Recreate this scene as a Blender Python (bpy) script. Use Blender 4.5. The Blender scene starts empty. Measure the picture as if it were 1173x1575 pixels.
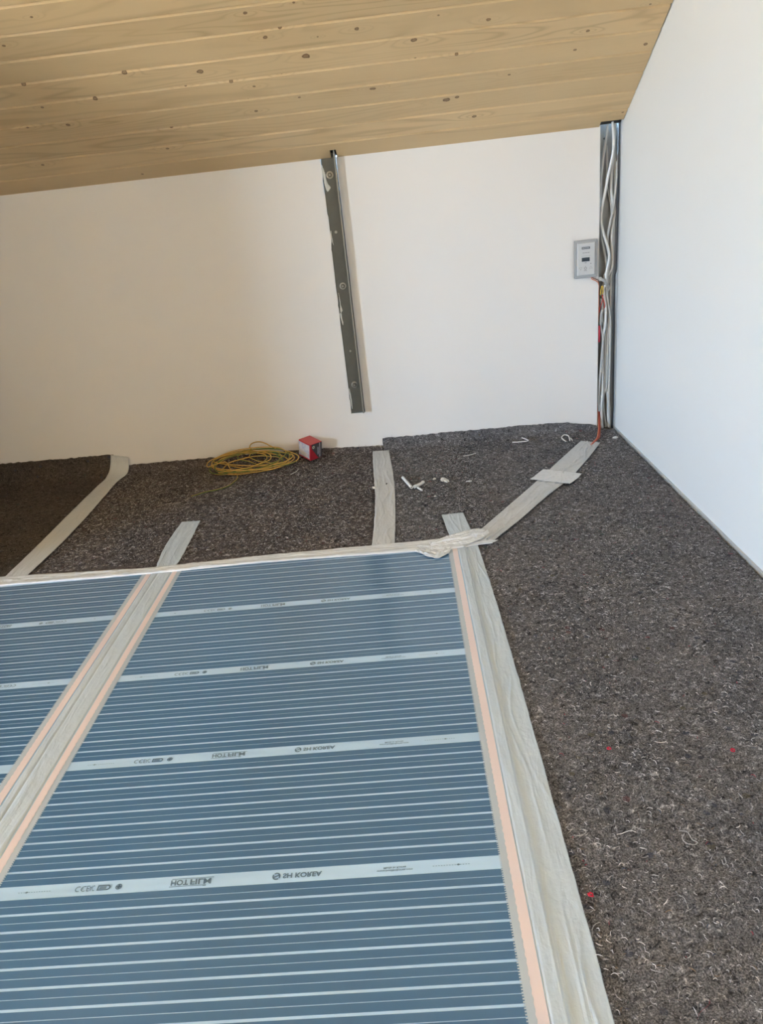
import bpy, bmesh, math, random
import numpy as np
from mathutils import Vector, Matrix

sc = bpy.context.scene
COL = sc.collection
PI = math.pi

# ------------------------------------------------------------------ camera
cam_d = bpy.data.cameras.new('camera')
cam = bpy.data.objects.new('camera', cam_d)
COL.objects.link(cam)
sc.camera = cam
RT = Vector((0.99473507, 0.01167791, -0.1018124))
DN = Vector((-0.08945484, -0.38577312, -0.91824666))
FW = Vector((-0.04999969, 0.92251977, -0.38269741))
m = Matrix((RT, -DN, -FW)).transposed().to_4x4()
m.translation = Vector((0, 0, 0.9))
cam.matrix_world = m
cam_d.sensor_fit = 'VERTICAL'
cam_d.sensor_height = 24.0
cam_d.lens = 24.0 * 1120.41 / 1575.0
cam_d.clip_start = 0.02
cam_d.clip_end = 60

# ------------------------------------------------------------------ world, light, exposure
sc.view_settings.view_transform = 'Standard'
sc.view_settings.look = 'None'
sc.view_settings.gamma = 1.0
sc.view_settings.use_curve_mapping = False
sc.view_settings.exposure = 3.15
w = bpy.data.worlds.new('sky')
sc.world = w
w.use_nodes = True
# open sky above the horizon, sunlit pale ground below it
_n = w.node_tree.nodes
_l = w.node_tree.links
_tc = _n.new('ShaderNodeTexCoord')
_sp = _n.new('ShaderNodeSeparateXYZ')
_mr = _n.new('ShaderNodeMapRange')
_mr.inputs['From Min'].default_value = -0.14
_mr.inputs['From Max'].default_value = 0.14
_cr = _n.new('ShaderNodeValToRGB')
_cr.color_ramp.elements[0].color = (0.82, 0.80, 0.71, 1)
_cr.color_ramp.elements[1].color = (0.60, 0.90, 1.27, 1)
_l.new(_tc.outputs['Generated'], _sp.inputs[0])
_l.new(_sp.outputs[2], _mr.inputs[0])
_l.new(_mr.outputs[0], _cr.inputs[0])
_l.new(_cr.outputs[0], _n['Background'].inputs[0])
_n['Background'].inputs[1].default_value = 12.0


def portal(name, loc, target, sx, sy):
    d = bpy.data.lights.new(name, 'AREA')
    d.shape = 'RECTANGLE'
    d.size, d.size_y = sx, sy
    d.cycles.is_portal = True
    o = bpy.data.objects.new(name, d)
    COL.objects.link(o)
    o.location = loc
    o.rotation_euler = (Vector(target) - Vector(loc)).to_track_quat('-Z', 'Y').to_euler()
    return o


# daylight coming through the gable window (left, far)
portal('window_portal_gable', (-4.74, -1.05, 0.95), (0.0, -1.05, 0.95), 1.10, 1.10)


# ------------------------------------------------------------------ materials
def mat(name, base=(0.8, 0.8, 0.8), rough=0.5, metal=0.0, spec=0.5):
    mt = bpy.data.materials.new(name)
    mt.use_nodes = True
    nt = mt.node_tree
    b = nt.nodes['Principled BSDF']
    b.inputs['Base Color'].default_value = (*base, 1)
    b.inputs['Roughness'].default_value = rough
    b.inputs['Metallic'].default_value = metal
    b.inputs['Specular IOR Level'].default_value = spec
    return mt


class NT:
    def __init__(s, mt):
        s.nt = mt.node_tree
        s.n = s.nt.nodes
        s.b = s.n['Principled BSDF']

    def add(s, t, **kw):
        nd = s.n.new(t)
        for k, v in kw.items():
            if hasattr(nd, k):
                setattr(nd, k, v)
            else:
                nd.inputs[k].default_value = v
        return nd

    def L(s, a, b):
        s.nt.links.new(a, b)

    def val(s, x, inp):
        if isinstance(x, (int, float)):
            inp.default_value = x
        else:
            s.L(x, inp)

    def math(s, op, a, b=0.0, c=None, clamp=False):
        nd = s.add('ShaderNodeMath', operation=op, use_clamp=clamp)
        s.val(a, nd.inputs[0])
        s.val(b, nd.inputs[1])
        if c is not None:
            s.val(c, nd.inputs[2])
        return nd.outputs[0]

    def coords(s, kind='Object', scale=(1, 1, 1), loc=(0, 0, 0)):
        tc = s.add('ShaderNodeTexCoord')
        mp = s.add('ShaderNodeMapping')
        mp.inputs['Scale'].default_value = scale
        mp.inputs['Location'].default_value = loc
        s.L(tc.outputs[kind], mp.inputs[0])
        return mp.outputs[0]

    def noise(s, vec, scale, detail=3, rough=0.5, dist=0.0):
        nd = s.add('ShaderNodeTexNoise')
        nd.inputs['Scale'].default_value = scale
        nd.inputs['Detail'].default_value = detail
        nd.inputs['Roughness'].default_value = rough
        nd.inputs['Distortion'].default_value = dist
        s.L(vec, nd.inputs['Vector'])
        return nd.outputs[0]

    def ramp(s, f, stops, interp='LINEAR'):
        nd = s.add('ShaderNodeValToRGB')
        cr = nd.color_ramp
        cr.interpolation = interp
        while len(cr.elements) > 1:
            cr.elements.remove(cr.elements[-1])
        cr.elements[0].position = stops[0][0]
        cr.elements[0].color = (*stops[0][1], 1)
        for p, c in stops[1:]:
            e = cr.elements.new(p)
            e.color = (*c, 1)
        s.L(f, nd.inputs[0])
        return nd.outputs[0]

    def mix(s, f, a, b, mode='MIX'):
        nd = s.add('ShaderNodeMix', data_type='RGBA', blend_type=mode)
        s.val(f, nd.inputs[0])
        for x, i in ((a, nd.inputs[6]), (b, nd.inputs[7])):
            if isinstance(x, tuple):
                i.default_value = (*x, 1)
            else:
                s.L(x, i)
        return nd.outputs[2]

    def bump(s, h, strength, dist):
        nd = s.add('ShaderNodeBump')
        nd.inputs['Strength'].default_value = strength
        nd.inputs['Distance'].default_value = dist
        s.L(h, nd.inputs['Height'])
        s.L(nd.outputs[0], s.b.inputs['Normal'])

    def base(s, c):
        s.L(c, s.b.inputs['Base Color'])


def paint_mat(name, col):
    mt = mat(name, col, 0.62, 0, 0.3)
    t = NT(mt)
    v = t.coords('Object')
    t.base(t.mix(t.noise(v, 1.6, 4), tuple(c * 0.985 for c in col), col))
    t.bump(t.noise(v, 240, 4, 0.6), 0.12, 0.0006)
    return mt


M_wall = paint_mat('white_wall_paint', (0.80, 0.788, 0.778))
M_dimwall = paint_mat('dim_unseen_wall', (0.22, 0.17, 0.115))  # dark tone chosen to cut bounce light from unseen walls
M_wallR = paint_mat('white_gable_paint', (0.77, 0.785, 0.785))
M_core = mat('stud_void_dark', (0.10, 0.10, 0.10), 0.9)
M_black = mat('black_rubber', (0.012, 0.012, 0.014), 0.45)
M_cable = mat('grey_cable_sheath', (0.50, 0.50, 0.48), 0.45)
M_cableW = mat('pale_cable_sheath', (0.72, 0.72, 0.70), 0.42)
M_redw = mat('red_wire', (0.55, 0.06, 0.03), 0.45)
M_brown = mat('brown_wire', (0.22, 0.075, 0.035), 0.45)
M_orangew = mat('orange_wire', (0.70, 0.24, 0.12), 0.45)
M_yelw = mat('yellow_wire', (0.66, 0.45, 0.05), 0.45)
M_redtape = mat('red_insulating_tape', (0.50, 0.035, 0.06), 0.4)
M_white = mat('white_plastic', (0.74, 0.73, 0.71), 0.45)
M_trim = mat('pale_wall_foot', (0.50, 0.50, 0.49), 0.6)

# galvanised / painted steel
M_steel = mat('grey_painted_steel', (0.135, 0.135, 0.118), 0.50, 0.15, 0.5)
t = NT(M_steel)
v = t.coords('Object')
t.base(t.mix(t.noise(v, 22, 5, 0.6), (0.090, 0.089, 0.074), (0.135, 0.132, 0.112)))
t.bump(t.noise(v, 160, 4), 0.25, 0.0008)
M_flange = mat('grey_steel_edge', (0.27, 0.255, 0.22), 0.5, 0.1)
M_galv = mat('galvanised_profile', (0.34, 0.34, 0.33), 0.45, 0.4)
t = NT(M_galv)
v = t.coords('Object')
t.base(t.mix(t.noise(v, 30, 4), (0.30, 0.30, 0.285), (0.40, 0.40, 0.385)))
M_zinc = mat('zinc_fastener', (0.42, 0.41, 0.37), 0.30, 0.85)
M_nut = mat('dull_zinc_nut', (0.16, 0.155, 0.135), 0.4, 0.7)
M_plaster = mat('plaster_smear', (0.66, 0.65, 0.60), 0.85)
t = NT(M_plaster)
v = t.coords('Object')
t.bump(t.noise(v, 260, 5), 0.6, 0.002)


def wood_mat(name, seed, knots, tone=1.0, rings=1.0):
    """pine: contour lines of stretched noise for cathedral grain, real knots at set places"""
    mt = mat(name, (0.6, 0.45, 0.28), 0.42, 0, 0.35)
    t = NT(mt)
    tc = t.add('ShaderNodeTexCoord')
    sep = t.add('ShaderNodeSeparateXYZ')
    t.L(tc.outputs['Object'], sep.inputs[0])
    X, Y = sep.outputs[0], sep.outputs[1]

    def vec(sx, sy, off):
        c = t.add('ShaderNodeCombineXYZ')
        t.L(t.math('MULTIPLY_ADD', X, sx, off), c.inputs[0])
        t.L(t.math('MULTIPLY', Y, sy), c.inputs[1])
        c.inputs[2].default_value = seed * 3.7
        return c.outputs[0]
    n1 = t.noise(vec(1.3, 13, seed * 11.3), 1.0, 1.5, 0.4, 0.3)
    r = t.math('MULTIPLY', n1, 9.0 * rings)
    kd = None
    halo = None
    for (kx, ky, ks) in knots:
        dx = t.math('DIVIDE', t.math('SUBTRACT', X, kx), 0.0068 * ks)
        dy = t.math('DIVIDE', t.math('SUBTRACT', Y, ky), 0.0052 * ks)
        d = t.math('SQRT', t.math('ADD', t.math('MULTIPLY', dx, dx), t.math('MULTIPLY', dy, dy)))
        kd = d if kd is None else t.math('MINIMUM', kd, d)
        ex = t.math('DIVIDE', t.math('SUBTRACT', X, kx), 0.045 * ks)
        ey = t.math('DIVIDE', t.math('SUBTRACT', Y, ky), 0.013 * ks)
        e = t.math('POWER', 2.718, t.math('MULTIPLY', t.math('ADD', t.math('MULTIPLY', ex, ex), t.math('MULTIPLY', ey, ey)), -1.0))
        halo = e if halo is None else t.math('ADD', halo, e)
    if halo is not None:
        r = t.math('ADD', r, t.math('MULTIPLY', halo, 2.2))
    s_ = t.math('SINE', t.math('MULTIPLY', r, 6.2832))
    s_ = t.math('MULTIPLY_ADD', s_, 0.5, 0.5)
    line = t.ramp(s_, [(0.0, (1, 1, 1)), (0.10, (0.55, 0.55, 0.55)), (0.42, (0.05, 0.05, 0.05)), (1.0, (0, 0, 0))])
    mod = t.noise(vec(0.9, 9, seed * 5.1 + 40), 1.0, 2)
    amt = t.ramp(mod, [(0.36, (0.06, 0.06, 0.06)), (0.66, (0.75, 0.75, 0.75))])
    la = t.math('MULTIPLY', line, t.math('MULTIPLY', amt, 0.42))
    blot = t.noise(vec(3, 9, seed * 2.9 + 90), 1.0, 3)
    hue = random.Random(seed).uniform(0.94, 1.05) * tone
    c1 = tuple(x * hue for x in (0.69, 0.485, 0.255))
    c2 = tuple(x * hue for x in (0.79, 0.585, 0.335))
    col = t.mix(blot, c1, c2)
    fib = t.noise(vec(14, 900, seed), 1.0, 2)
    col = t.mix(t.math('MULTIPLY', fib, 0.20), col, (0.50, 0.34, 0.17))
    col = t.mix(la, col, (0.30, 0.175, 0.075))
    if kd is not None:
        wob = t.noise(vec(60, 60, seed), 1.0, 3)
        kd2 = t.math('MULTIPLY', kd, t.math('MULTIPLY_ADD', wob, 1.4, 0.3))
        k1 = t.ramp(kd2, [(0.0, (0.75, 0.75, 0.75)), (0.45, (0.62, 0.62, 0.62)), (0.72, (1, 1, 1)), (1.0, (0.75, 0.75, 0.75)), (1.25, (0.0, 0.0, 0.0))])
        kh = t.ramp(kd, [(0.0, (0.5, 0.5, 0.5)), (0.55, (0.35, 0.35, 0.35)), (1.0, (0, 0, 0))])
        col = t.mix(t.math('MULTIPLY', kh, 0.6), col, (0.36, 0.19, 0.07))
        col = t.mix(t.math('MULTIPLY', k1, 0.88), col, (0.125, 0.05, 0.022))
    t.base(col)
    t.bump(fib, 0.08, 0.0006)
    return mt


# ------------------------------------------------------------------ helpers
def obj(name, verts, faces, mats, parent=None, loc=(0, 0, 0), rot=(0, 0, 0), smooth=False, fm=None):
    me = bpy.data.meshes.new(name)
    me.from_pydata([tuple(map(float, p)) for p in verts], [], faces)
    if not isinstance(mats, (list, tuple)):
        mats = [mats]
    for mm in mats:
        me.materials.append(mm)
    if fm is not None:
        me.polygons.foreach_set('material_index', fm)
    if smooth:
        me.polygons.foreach_set('use_smooth', [True] * len(me.polygons))
    me.update()
    return link(name, me, parent, loc, rot)


def link(name, me, parent=None, loc=(0, 0, 0), rot=(0, 0, 0)):
    o = bpy.data.objects.new(name, me)
    COL.objects.link(o)
    o.location = loc
    o.rotation_euler = rot
    if parent:
        o.parent = parent
    return o


def copy(o, name=None, parent=None, loc=None, rot=None):
    c = o.copy()
    COL.objects.link(c)
    if parent is not None:
        c.parent = parent
    if loc is not None:
        c.location = loc
    if rot is not None:
        c.rotation_euler = rot
    return c


def tag(o, label=None, cat=None, group=None, kind=None):
    if label: o['label'] = label
    if cat: o['category'] = cat
    if group: o['group'] = group
    if kind: o['kind'] = kind
    return o


def empty(name, loc, label, cat, group=None, rot=(0, 0, 0)):
    o = bpy.data.objects.new(name, None)
    o.empty_display_size = 0.05
    COL.objects.link(o)
    o.location = loc
    o.rotation_euler = rot
    return tag(o, label, cat, group)


def boxes(bl):
    vs, fs = [], []
    for (x0, x1, y0, y1, z0, z1) in bl:
        b = len(vs)
        vs += [(x0, y0, z0), (x1, y0, z0), (x1, y1, z0), (x0, y1, z0), (x0, y0, z1), (x1, y0, z1), (x1, y1, z1), (x0, y1, z1)]
        fs += [(b, b + 3, b + 2, b + 1), (b + 4, b + 5, b + 6, b + 7), (b, b + 1, b + 5, b + 4), (b + 1, b + 2, b + 6, b + 5),
               (b + 2, b + 3, b + 7, b + 6), (b + 3, b, b + 4, b + 7)]
    return vs, fs


def bevel(o, wdt, seg=2):
    md = o.modifiers.new('bevel', 'BEVEL')
    md.width = wdt
    md.segments = seg
    md.limit_method = 'ANGLE'
    return o


def extrude_poly(pts, z0, z1):
    """pts CCW in xy"""
    n = len(pts)
    vs = [(p[0], p[1], z0) for p in pts] + [(p[0], p[1], z1) for p in pts]
    fs = [tuple(range(n - 1, -1, -1)), tuple(range(n, 2 * n))]
    for i in range(n):
        j = (i + 1) % n
        fs.append((i, j, n + j, n + i))
    return vs, fs


def spline(pts, n=8, closed=False):
    P = [Vector(p) for p in pts]
    out = []
    N = len(P)
    rng = range(N) if closed else range(N - 1)
    for i in rng:
        if closed:
            a, b, c, d = P[(i - 1) % N], P[i], P[(i + 1) % N], P[(i + 2) % N]
        else:
            a, b, c, d = P[max(i - 1, 0)], P[i], P[i + 1], P[min(i + 2, N - 1)]
        for k in range(n):
            u = k / n
            out.append(0.5 * ((2 * b) + (c - a) * u + (2 * a - 5 * b + 4 * c - d) * u * u + (3 * b - a - 3 * c + d) * u ** 3))
    if not closed:
        out.append(P[-1])
    return out


def tube(path, r, sides=8, hollow=None, cap=True):
    P = [Vector(p) for p in path]
    N = len(P)
    vs, fs = [], []
    t0 = (P[1] - P[0]).normalized()
    ref = Vector((0, 0, 1)) if abs(t0.z) < 0.9 else Vector((1, 0, 0))
    nrm = (ref - t0 * ref.dot(t0)).normalized()
    prev = t0
    rings = []
    for i in range(N):
        tg = (P[min(i + 1, N - 1)] - P[max(i - 1, 0)])
        tg = tg.normalized() if tg.length > 1e-9 else prev
        ax = prev.cross(tg)
        if ax.length > 1e-8:
            nrm = Matrix.Rotation(prev.angle(tg), 3, ax.normalized()) @ nrm
        nrm = (nrm - tg * nrm.dot(tg)).normalized()
        prev = tg
        bi = tg.cross(nrm)
        rr = r(i / (N - 1)) if callable(r) else r
        rings.append((P[i], nrm.copy(), bi, rr))
        for k in range(sides):
            a = 2 * PI * k / sides
            vs.append(P[i] + (nrm * math.cos(a) + bi * math.sin(a)) * rr)
    for i in range(N - 1):
        for k in range(sides):
            k2 = (k + 1) % sides
            fs.append((i * sides + k, (i + 1) * sides + k, (i + 1) * sides + k2, i * sides + k2))
    if hollow:
        b = len(vs)
        for (p, nn, bi, rr) in rings:
            for k in range(sides):
                a = 2 * PI * k / sides
                vs.append(p + (nn * math.cos(a) + bi * math.sin(a)) * hollow)
        for i in range(N - 1):
            for k in range(sides):
                k2 = (k + 1) % sides
                fs.append((b + i * sides + k, b + i * sides + k2, b + (i + 1) * sides + k2, b + (i + 1) * sides + k))
        for k in range(sides):
            k2 = (k + 1) % sides
            fs.append((k, k2, b + k2, b + k))
            e = (N - 1) * sides
            fs.append((e + k, b + e + k, b + e + k2, e + k2))
    elif cap:
        fs.append(tuple(range(sides)))
        fs.append(tuple((N - 1) * sides + k for k in range(sides - 1, -1, -1)))
    return vs, fs


def disc(cx, cz, y0, y1, r, n=20, rin=0.0):
    """round plate standing on a wall: axis along y, front at y1 (<y0)"""
    vs, fs = [], []
    for y, rr in ((y0, r), (y1 + (y0 - y1) * .3, r), (y1, r * 0.9)):
        for k in range(n):
            a = 2 * PI * k / n
            vs.append((cx + rr * math.cos(a), y, cz + rr * math.sin(a)))
    for i in range(2):
        for k in range(n):
            k2 = (k + 1) % n
            fs.append((i * n + k, (i + 1) * n + k, (i + 1) * n + k2, i * n + k2))
    fs.append(tuple(2 * n + k for k in range(n)))
    fs.append(tuple(range(n - 1, -1, -1)))
    return vs, fs


# value noise (numpy)
_rs = np.random.RandomState(7)
_tab = _rs.rand(256, 256)


def vnoise(x, y, sx, sy=None, off=0.0):
    sy = sx if sy is None else sy
    u = x * sx + off * 17.3
    v_ = y * sy + off * 9.1
    i = np.floor(u).astype(int)
    j = np.floor(v_).astype(int)
    a = u - i
    b = v_ - j
    a = a * a * (3 - 2 * a)
    b = b * b * (3 - 2 * b)
    g = lambda p, q: _tab[p % 256, q % 256]
    return (g(i, j) * (1 - a) + g(i + 1, j) * a) * (1 - b) + (g(i, j + 1) * (1 - a) + g(i + 1, j + 1) * a) * b


def grid_mesh(name, P, mats, parent=None, uv=None, smooth=True, flip=False):
    """P: (nu, nv, 3) array"""
    nu, nv = P.shape[:2]
    me = bpy.data.meshes.new(name)
    idx = np.arange(nu * nv).reshape(nu, nv)
    q = np.stack([idx[:-1, :-1], idx[1:, :-1], idx[1:, 1:], idx[:-1, 1:]], -1).reshape(-1, 4)
    if flip:
        q = q[:, ::-1]
    nf = len(q)
    me.vertices.add(nu * nv)
    me.vertices.foreach_set('co', P.reshape(-1).astype(np.float32))
    me.loops.add(nf * 4)
    me.loops.foreach_set('vertex_index', q.reshape(-1).astype(np.int32))
    me.polygons.add(nf)
    me.polygons.foreach_set('loop_start', (np.arange(nf) * 4).astype(np.int32))
    me.polygons.foreach_set('loop_total', np.full(nf, 4, np.int32))
    me.polygons.foreach_set('use_smooth', np.full(nf, smooth))
    if uv is not None:
        l = me.uv_layers.new(name='UVMap')
        l.data.foreach_set('uv', uv.reshape(-1, 2)[q.reshape(-1)].reshape(-1).astype(np.float32))
    for mm in (mats if isinstance(mats, (list, tuple)) else [mats]):
        me.materials.append(mm)
    me.update(calc_edges=True)
    me.validate()
    return link(name, me, parent)


# ------------------------------------------------------------------ setting
XR = 0.8135          # gable wall
YB = 2.826           # knee wall face
TH = math.atan(0.556)
# floor slab
M_sub = mat('bare_subfloor', (0.30, 0.28, 0.25), 0.85)
v_, f_ = boxes([(-5.0, XR + .05, -3.2, 3.0, -0.12, -0.009)])
tag(obj('floor', v_, f_, M_sub), 'bare subfloor under the grey felt', None, None, 'structure')

# knee wall, cut round the post and stopping short of the corner
rnd = random.Random(3)
WT = 0.013
vs, fs = boxes([(-2.62, -0.2315, YB, YB + WT, -0.009, 1.0815), (-0.2315, -0.1745, YB, YB + WT, -0.009, 0.162),
                (-0.1745, 0.7375, YB, YB + WT, -0.009, 1.0815), (-2.62, -1.0, YB, YB + .01, 1.0815, 1.0816)])
wb = obj('wall_back', vs[:-8], fs[:-6], M_wall)
tag(wb, 'white painted low wall under the slope', None, None, 'structure')
# ragged board edge along the post slot
pts = [(-0.2315, 1.0815)]
z = 1.0815
while z > 0.17:
    pts.append((-0.2300 + rnd.uniform(-0.0012, 0.0016) + (0.003 if 0.80 < z < 0.90 else 0), z))
    z -= rnd.uniform(0.012, 0.04)
pts.append((-0.2300, 0.162))
pts.append((-0.2315, 0.162))
n = len(pts)
vs = [(p[0], YB, p[1]) for p in pts] + [(p[0], YB + WT, p[1]) for p in pts]
fs = [tuple(range(n - 1, -1, -1))] + [(i, (i + 1) % n, n + (i + 1) % n, n + i) for i in range(n)]
obj('board_edge', vs, fs, M_wall, wb)
# pale board edge of the corner chase
v_, f_ = boxes([(0.7375, 0.7405, YB - 0.001, YB + WT, -0.009, 1.0845)])
obj('edge_bead', v_, f_, M_white, wb)
# back of the void
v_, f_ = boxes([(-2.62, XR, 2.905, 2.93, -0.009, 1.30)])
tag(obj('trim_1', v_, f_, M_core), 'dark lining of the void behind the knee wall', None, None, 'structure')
# galvanised profile in the corner chase
vs, fs = boxes([(0.728, XR - 0.001, 2.868, 2.870, -0.009, 1.2), (0.728, 0.730, 2.845, 2.868, -0.009, 1.2)])
gp = empty('corner_profile', (0.77, 2.869, 0), 'grey galvanised upright behind the cables in the corner chase', 'metal profile')
a_ = obj('web', [(x - .77, y - 2.869, z) for x, y, z in vs], fs, M_galv, gp)
v_, f_ = disc(0.0, 0, -0.0010, -0.0016, 0.0035, 14)
obj('screw_hole', v_, f_, M_black, gp, loc=(-0.004, 0, 1.045))

# gable wall (right)
v_, f_ = boxes([(XR, XR + 0.05, -3.2, 2.93, -0.009, 3.6)])
tag(obj('wall_right', v_, f_, M_wallR), 'bright white gable wall', None, None, 'structure')
v_, f_ = boxes([(XR - 0.0055, XR, -1.0, 2.86, -0.009, 0.0035)])
tag(obj('baseboard_right', v_, f_, M_trim), 'thin pale strip along the foot of the gable wall', None, None, 'structure')
# added unseen left partition, blocks window light; the room opens beyond its end
v_, f_ = boxes([(-2.12, -2.05, 1.32, 2.93, -0.009, 3.6)])
tag(obj('wall_left_occluder', v_, f_, M_dimwall), 'added unseen partition on the left blocking window light', None, None, 'structure')
# far gable with window opening
wy0, wy1, wz0, wz1 = -1.60, -0.50, 0.40, 1.50
v_, f_ = boxes([(-4.90, -4.70, -3.2, wy0, -0.009, 3.6), (-4.90, -4.70, wy1, 2.93, -0.009, 3.6),
                (-4.90, -4.70, wy0, wy1, -0.009, wz0), (-4.90, -4.70, wy0, wy1, wz1, 3.6)])
tag(obj('wall_far', v_, f_, M_dimwall), None, None, None, 'structure')
v_, f_ = boxes([(-4.76, -4.70, wy0, wy0 + .05, wz0, wz1), (-4.76, -4.70, wy1 - .05, wy1, wz0, wz1),
                (-4.76, -4.70, wy0, wy1, wz0, wz0 + .05), (-4.76, -4.70, wy0, wy1, wz1 - .05, wz1)])
tag(obj('window_1', v_, f_, M_white), None, None, None, 'structure')
# low wall behind the camera
v_, f_ = boxes([(-4.9, 0.86, -3.05, -2.95, -0.009, 3.6)])
tag(obj('wall_near', v_, f_, M_dimwall), None, None, None, 'structure')

# ------------------------------------------------------------------ sloped boarded ceiling
M_slab = mat('roof_underlay', (0.05, 0.045, 0.04), 0.9)
ceil = bpy.data.objects.new('ceiling', None)
COL.objects.link(ceil)
tag(ceil, 'sloped ceiling of knotty pine boards', None, None, 'structure')
PITCH = 0.0864
KN = {
    0: [(-0.854, 0.0314, 0.6), (0.799, 0.067, 0.6)],
    1: [(-0.721, 0.0682, 0.9), (-1.152, 0.059, 0.8), (0.299, 0.0501, 1.1)],
    2: [(0.205, 0.0614, 1.5), (0.238, 0.0683, 1.0)],
    3: [(-0.248, 0.0652, 0.7), (-0.025, 0.0654, 0.9), (-0.391, 0.0271, 0.8), (-0.975, 0.0649, 0.9), (-1.099, 0.0747, 0.7), (0.393, 0.0549, 0.7), (-0.019, 0.0644, 0.9)],
    2.5: [],
    4: [(-0.433, 0.0793, 0.8), (-0.372, 0.049, 0.7), (-0.843, 0.0757, 1.1), (-1.01, 0.0679, 0.6), (0.783, 0.0292, 0.9), (0.576, 0.0407, 0.7), (0.229, 0.0782, 0.8)],
    5: [(-0.2, 0.0587, 1.6), (-0.508, 0.0483, 1.4), (-0.718, 0.0772, 1), (-1.011, 0.0796, 1), (0.107, 0.0678, 1.3), (0.599, 0.023, 0.8)],
    6: [(-0.049, 0.0475, 1), (-0.157, 0.0363, 0.4), (-0.298, 0.0568, 1.0), (0.174, 0.0596, 0.4), (0.312, 0.023, 0.9), (0.751, 0.0068, 0.5), (-0.253, 0.082, 0.9)],
    7: [(-0.984, 0.0518, 0.8), (-0.201, 0.0737, 0.6), (-0.331, 0.0604, 0.9)],
    8: [(-0.865, 0.0438, 0.6), (0.1, 0.04, 0.9)],
    9: [(-0.5, 0.03, 0.9)],
}
KN[2].append((-0.672, 0.0835, 1.0))
KN[4].append((-0.282, 0.084, 0.8))
KN[4].append((-0.568, 0.0845, 0.9))
KN[4].append((0.109, 0.084, 0.8))
KN[3].append((-0.402, 0.084, 0.7))
TONE = {3: 0.98, 7: 0.95, 5: 1.0, 8: 1.0}
RING = {3: 1.5, 7: 1.3, 2: 1.3, 0: .6, 1: .7, 5: 1.2, 4: .8, 6: 0.7}


def plank_mesh(segs, gap_r):
    """segs: (x0, x1, y0)"""
    vs, fs = [], []
    T = 0.015
    for (x0, x1, y0, ch0) in segs:
        y1 = PITCH - 0.0020
        prof = [(y0, -T), (y0, -ch0), (y0 + ch0 * 0.8, 0), (y1 - 0.0068, 0), (y1, -0.0085), (y1, -T)]
        b = len(vs)
        n = len(prof)
        for x in (x0, x1):
            vs += [(x, p[0], p[1]) for p in prof]
        for i in range(n):
            j = (i + 1) % n
            fs.append((b + i, b + j, b + n + j, b + n + i))
        fs.append(tuple(b + n - 1 - i for i in range(n)))
        fs.append(tuple(b + n + i for i in range(n)))
    # flip to keep outward normals
    return vs, [tuple(reversed(f)) for f in fs]


wood_generic = [wood_mat('pine_board_far_%s' % c, 50 + i, [(-1.7 + i * .3, 0.03, 1.0), (-0.3 + i * .1, 0.055, 0.8)]) for i, c in enumerate('abc')]
gen_mesh = None
for k in range(0, 46):
    off = 0.0005
    y = YB + 0.0005 - k * PITCH * math.cos(TH)
    z = 1.0800 + k * PITCH * math.sin(TH)
    if k == 0:
        segs = [(-4.7, -0.1915, 0.0, 0.0016), (-0.1915, -0.1700, 0.0430, 0.0016), (-0.1700, 0.7360, 0.0, 0.0016), (0.7360, 0.8118, 0.0275, 0.0016)]
    else:
        rr = [0, .8125, .8122, .8118, .8105, .8100, .8108, .8104, .8098][k] if k < 9 else .810
        segs = [(-4.7, rr, 0.0, 0.0005)]
    if k <= 9:
        mm = wood_mat('pine_board_%d' % k, k + 1, KN.get(k, []), TONE.get(k, 1.0), RING.get(k, 1.0))
        vs, fs = plank_mesh(segs, 0)
        o = obj('plank', vs, fs, mm, ceil)
    else:
        if gen_mesh is None or (k % 3 == 0 and len(gen_mesh) < 3):
            vs, fs = plank_mesh(segs, 0)
            gm = obj('plank', vs, fs, wood_generic[len(gen_mesh) if gen_mesh else 0], ceil)
            gen_mesh = (gen_mesh or []) + [gm]
            o = gm
        else:
            o = copy(gen_mesh[k % len(gen_mesh)])
    o.location = (0, y, z)
    o.rotation_euler = (PI - TH, 0, 0)
# underlay above the boards and the opposite slope
L_ = 46 * PITCH
yr, zr = YB - L_ * math.cos(TH), 1.08 + L_ * math.sin(TH)
nx, ny, nz = 0, math.sin(TH), math.cos(TH)
o1 = 0.015
vs = []
for d in (o1, o1 + 0.03):
    for x in (-4.9, 0.86):
        vs += [(x, YB + 0.01 + ny * d, 1.075 + nz * d), (x, yr + ny * d, zr + nz * d)]
fs = [(0, 1, 3, 2), (4, 6, 7, 5), (0, 4, 5, 1), (2, 3, 7, 6), (0, 2, 6, 4), (1, 5, 7, 3)]
obj('roof_underlay', vs, fs, M_slab, ceil)
y2 = -3.05
z2 = zr - (yr - y2) * 0.556
vs = [(-4.9, yr, zr), (0.86, yr, zr), (0.86, y2, z2), (-4.9, y2, z2)]
vs += [(a, b, c + 0.05) for a, b, c in vs]
fs = [(0, 1, 2, 3), (7, 6, 5, 4), (0, 4, 5, 1), (1, 5, 6, 2), (2, 6, 7, 3), (3, 7, 4, 0)]
obj('rear_slope', vs, fs, wood_generic[0], ceil)

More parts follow.
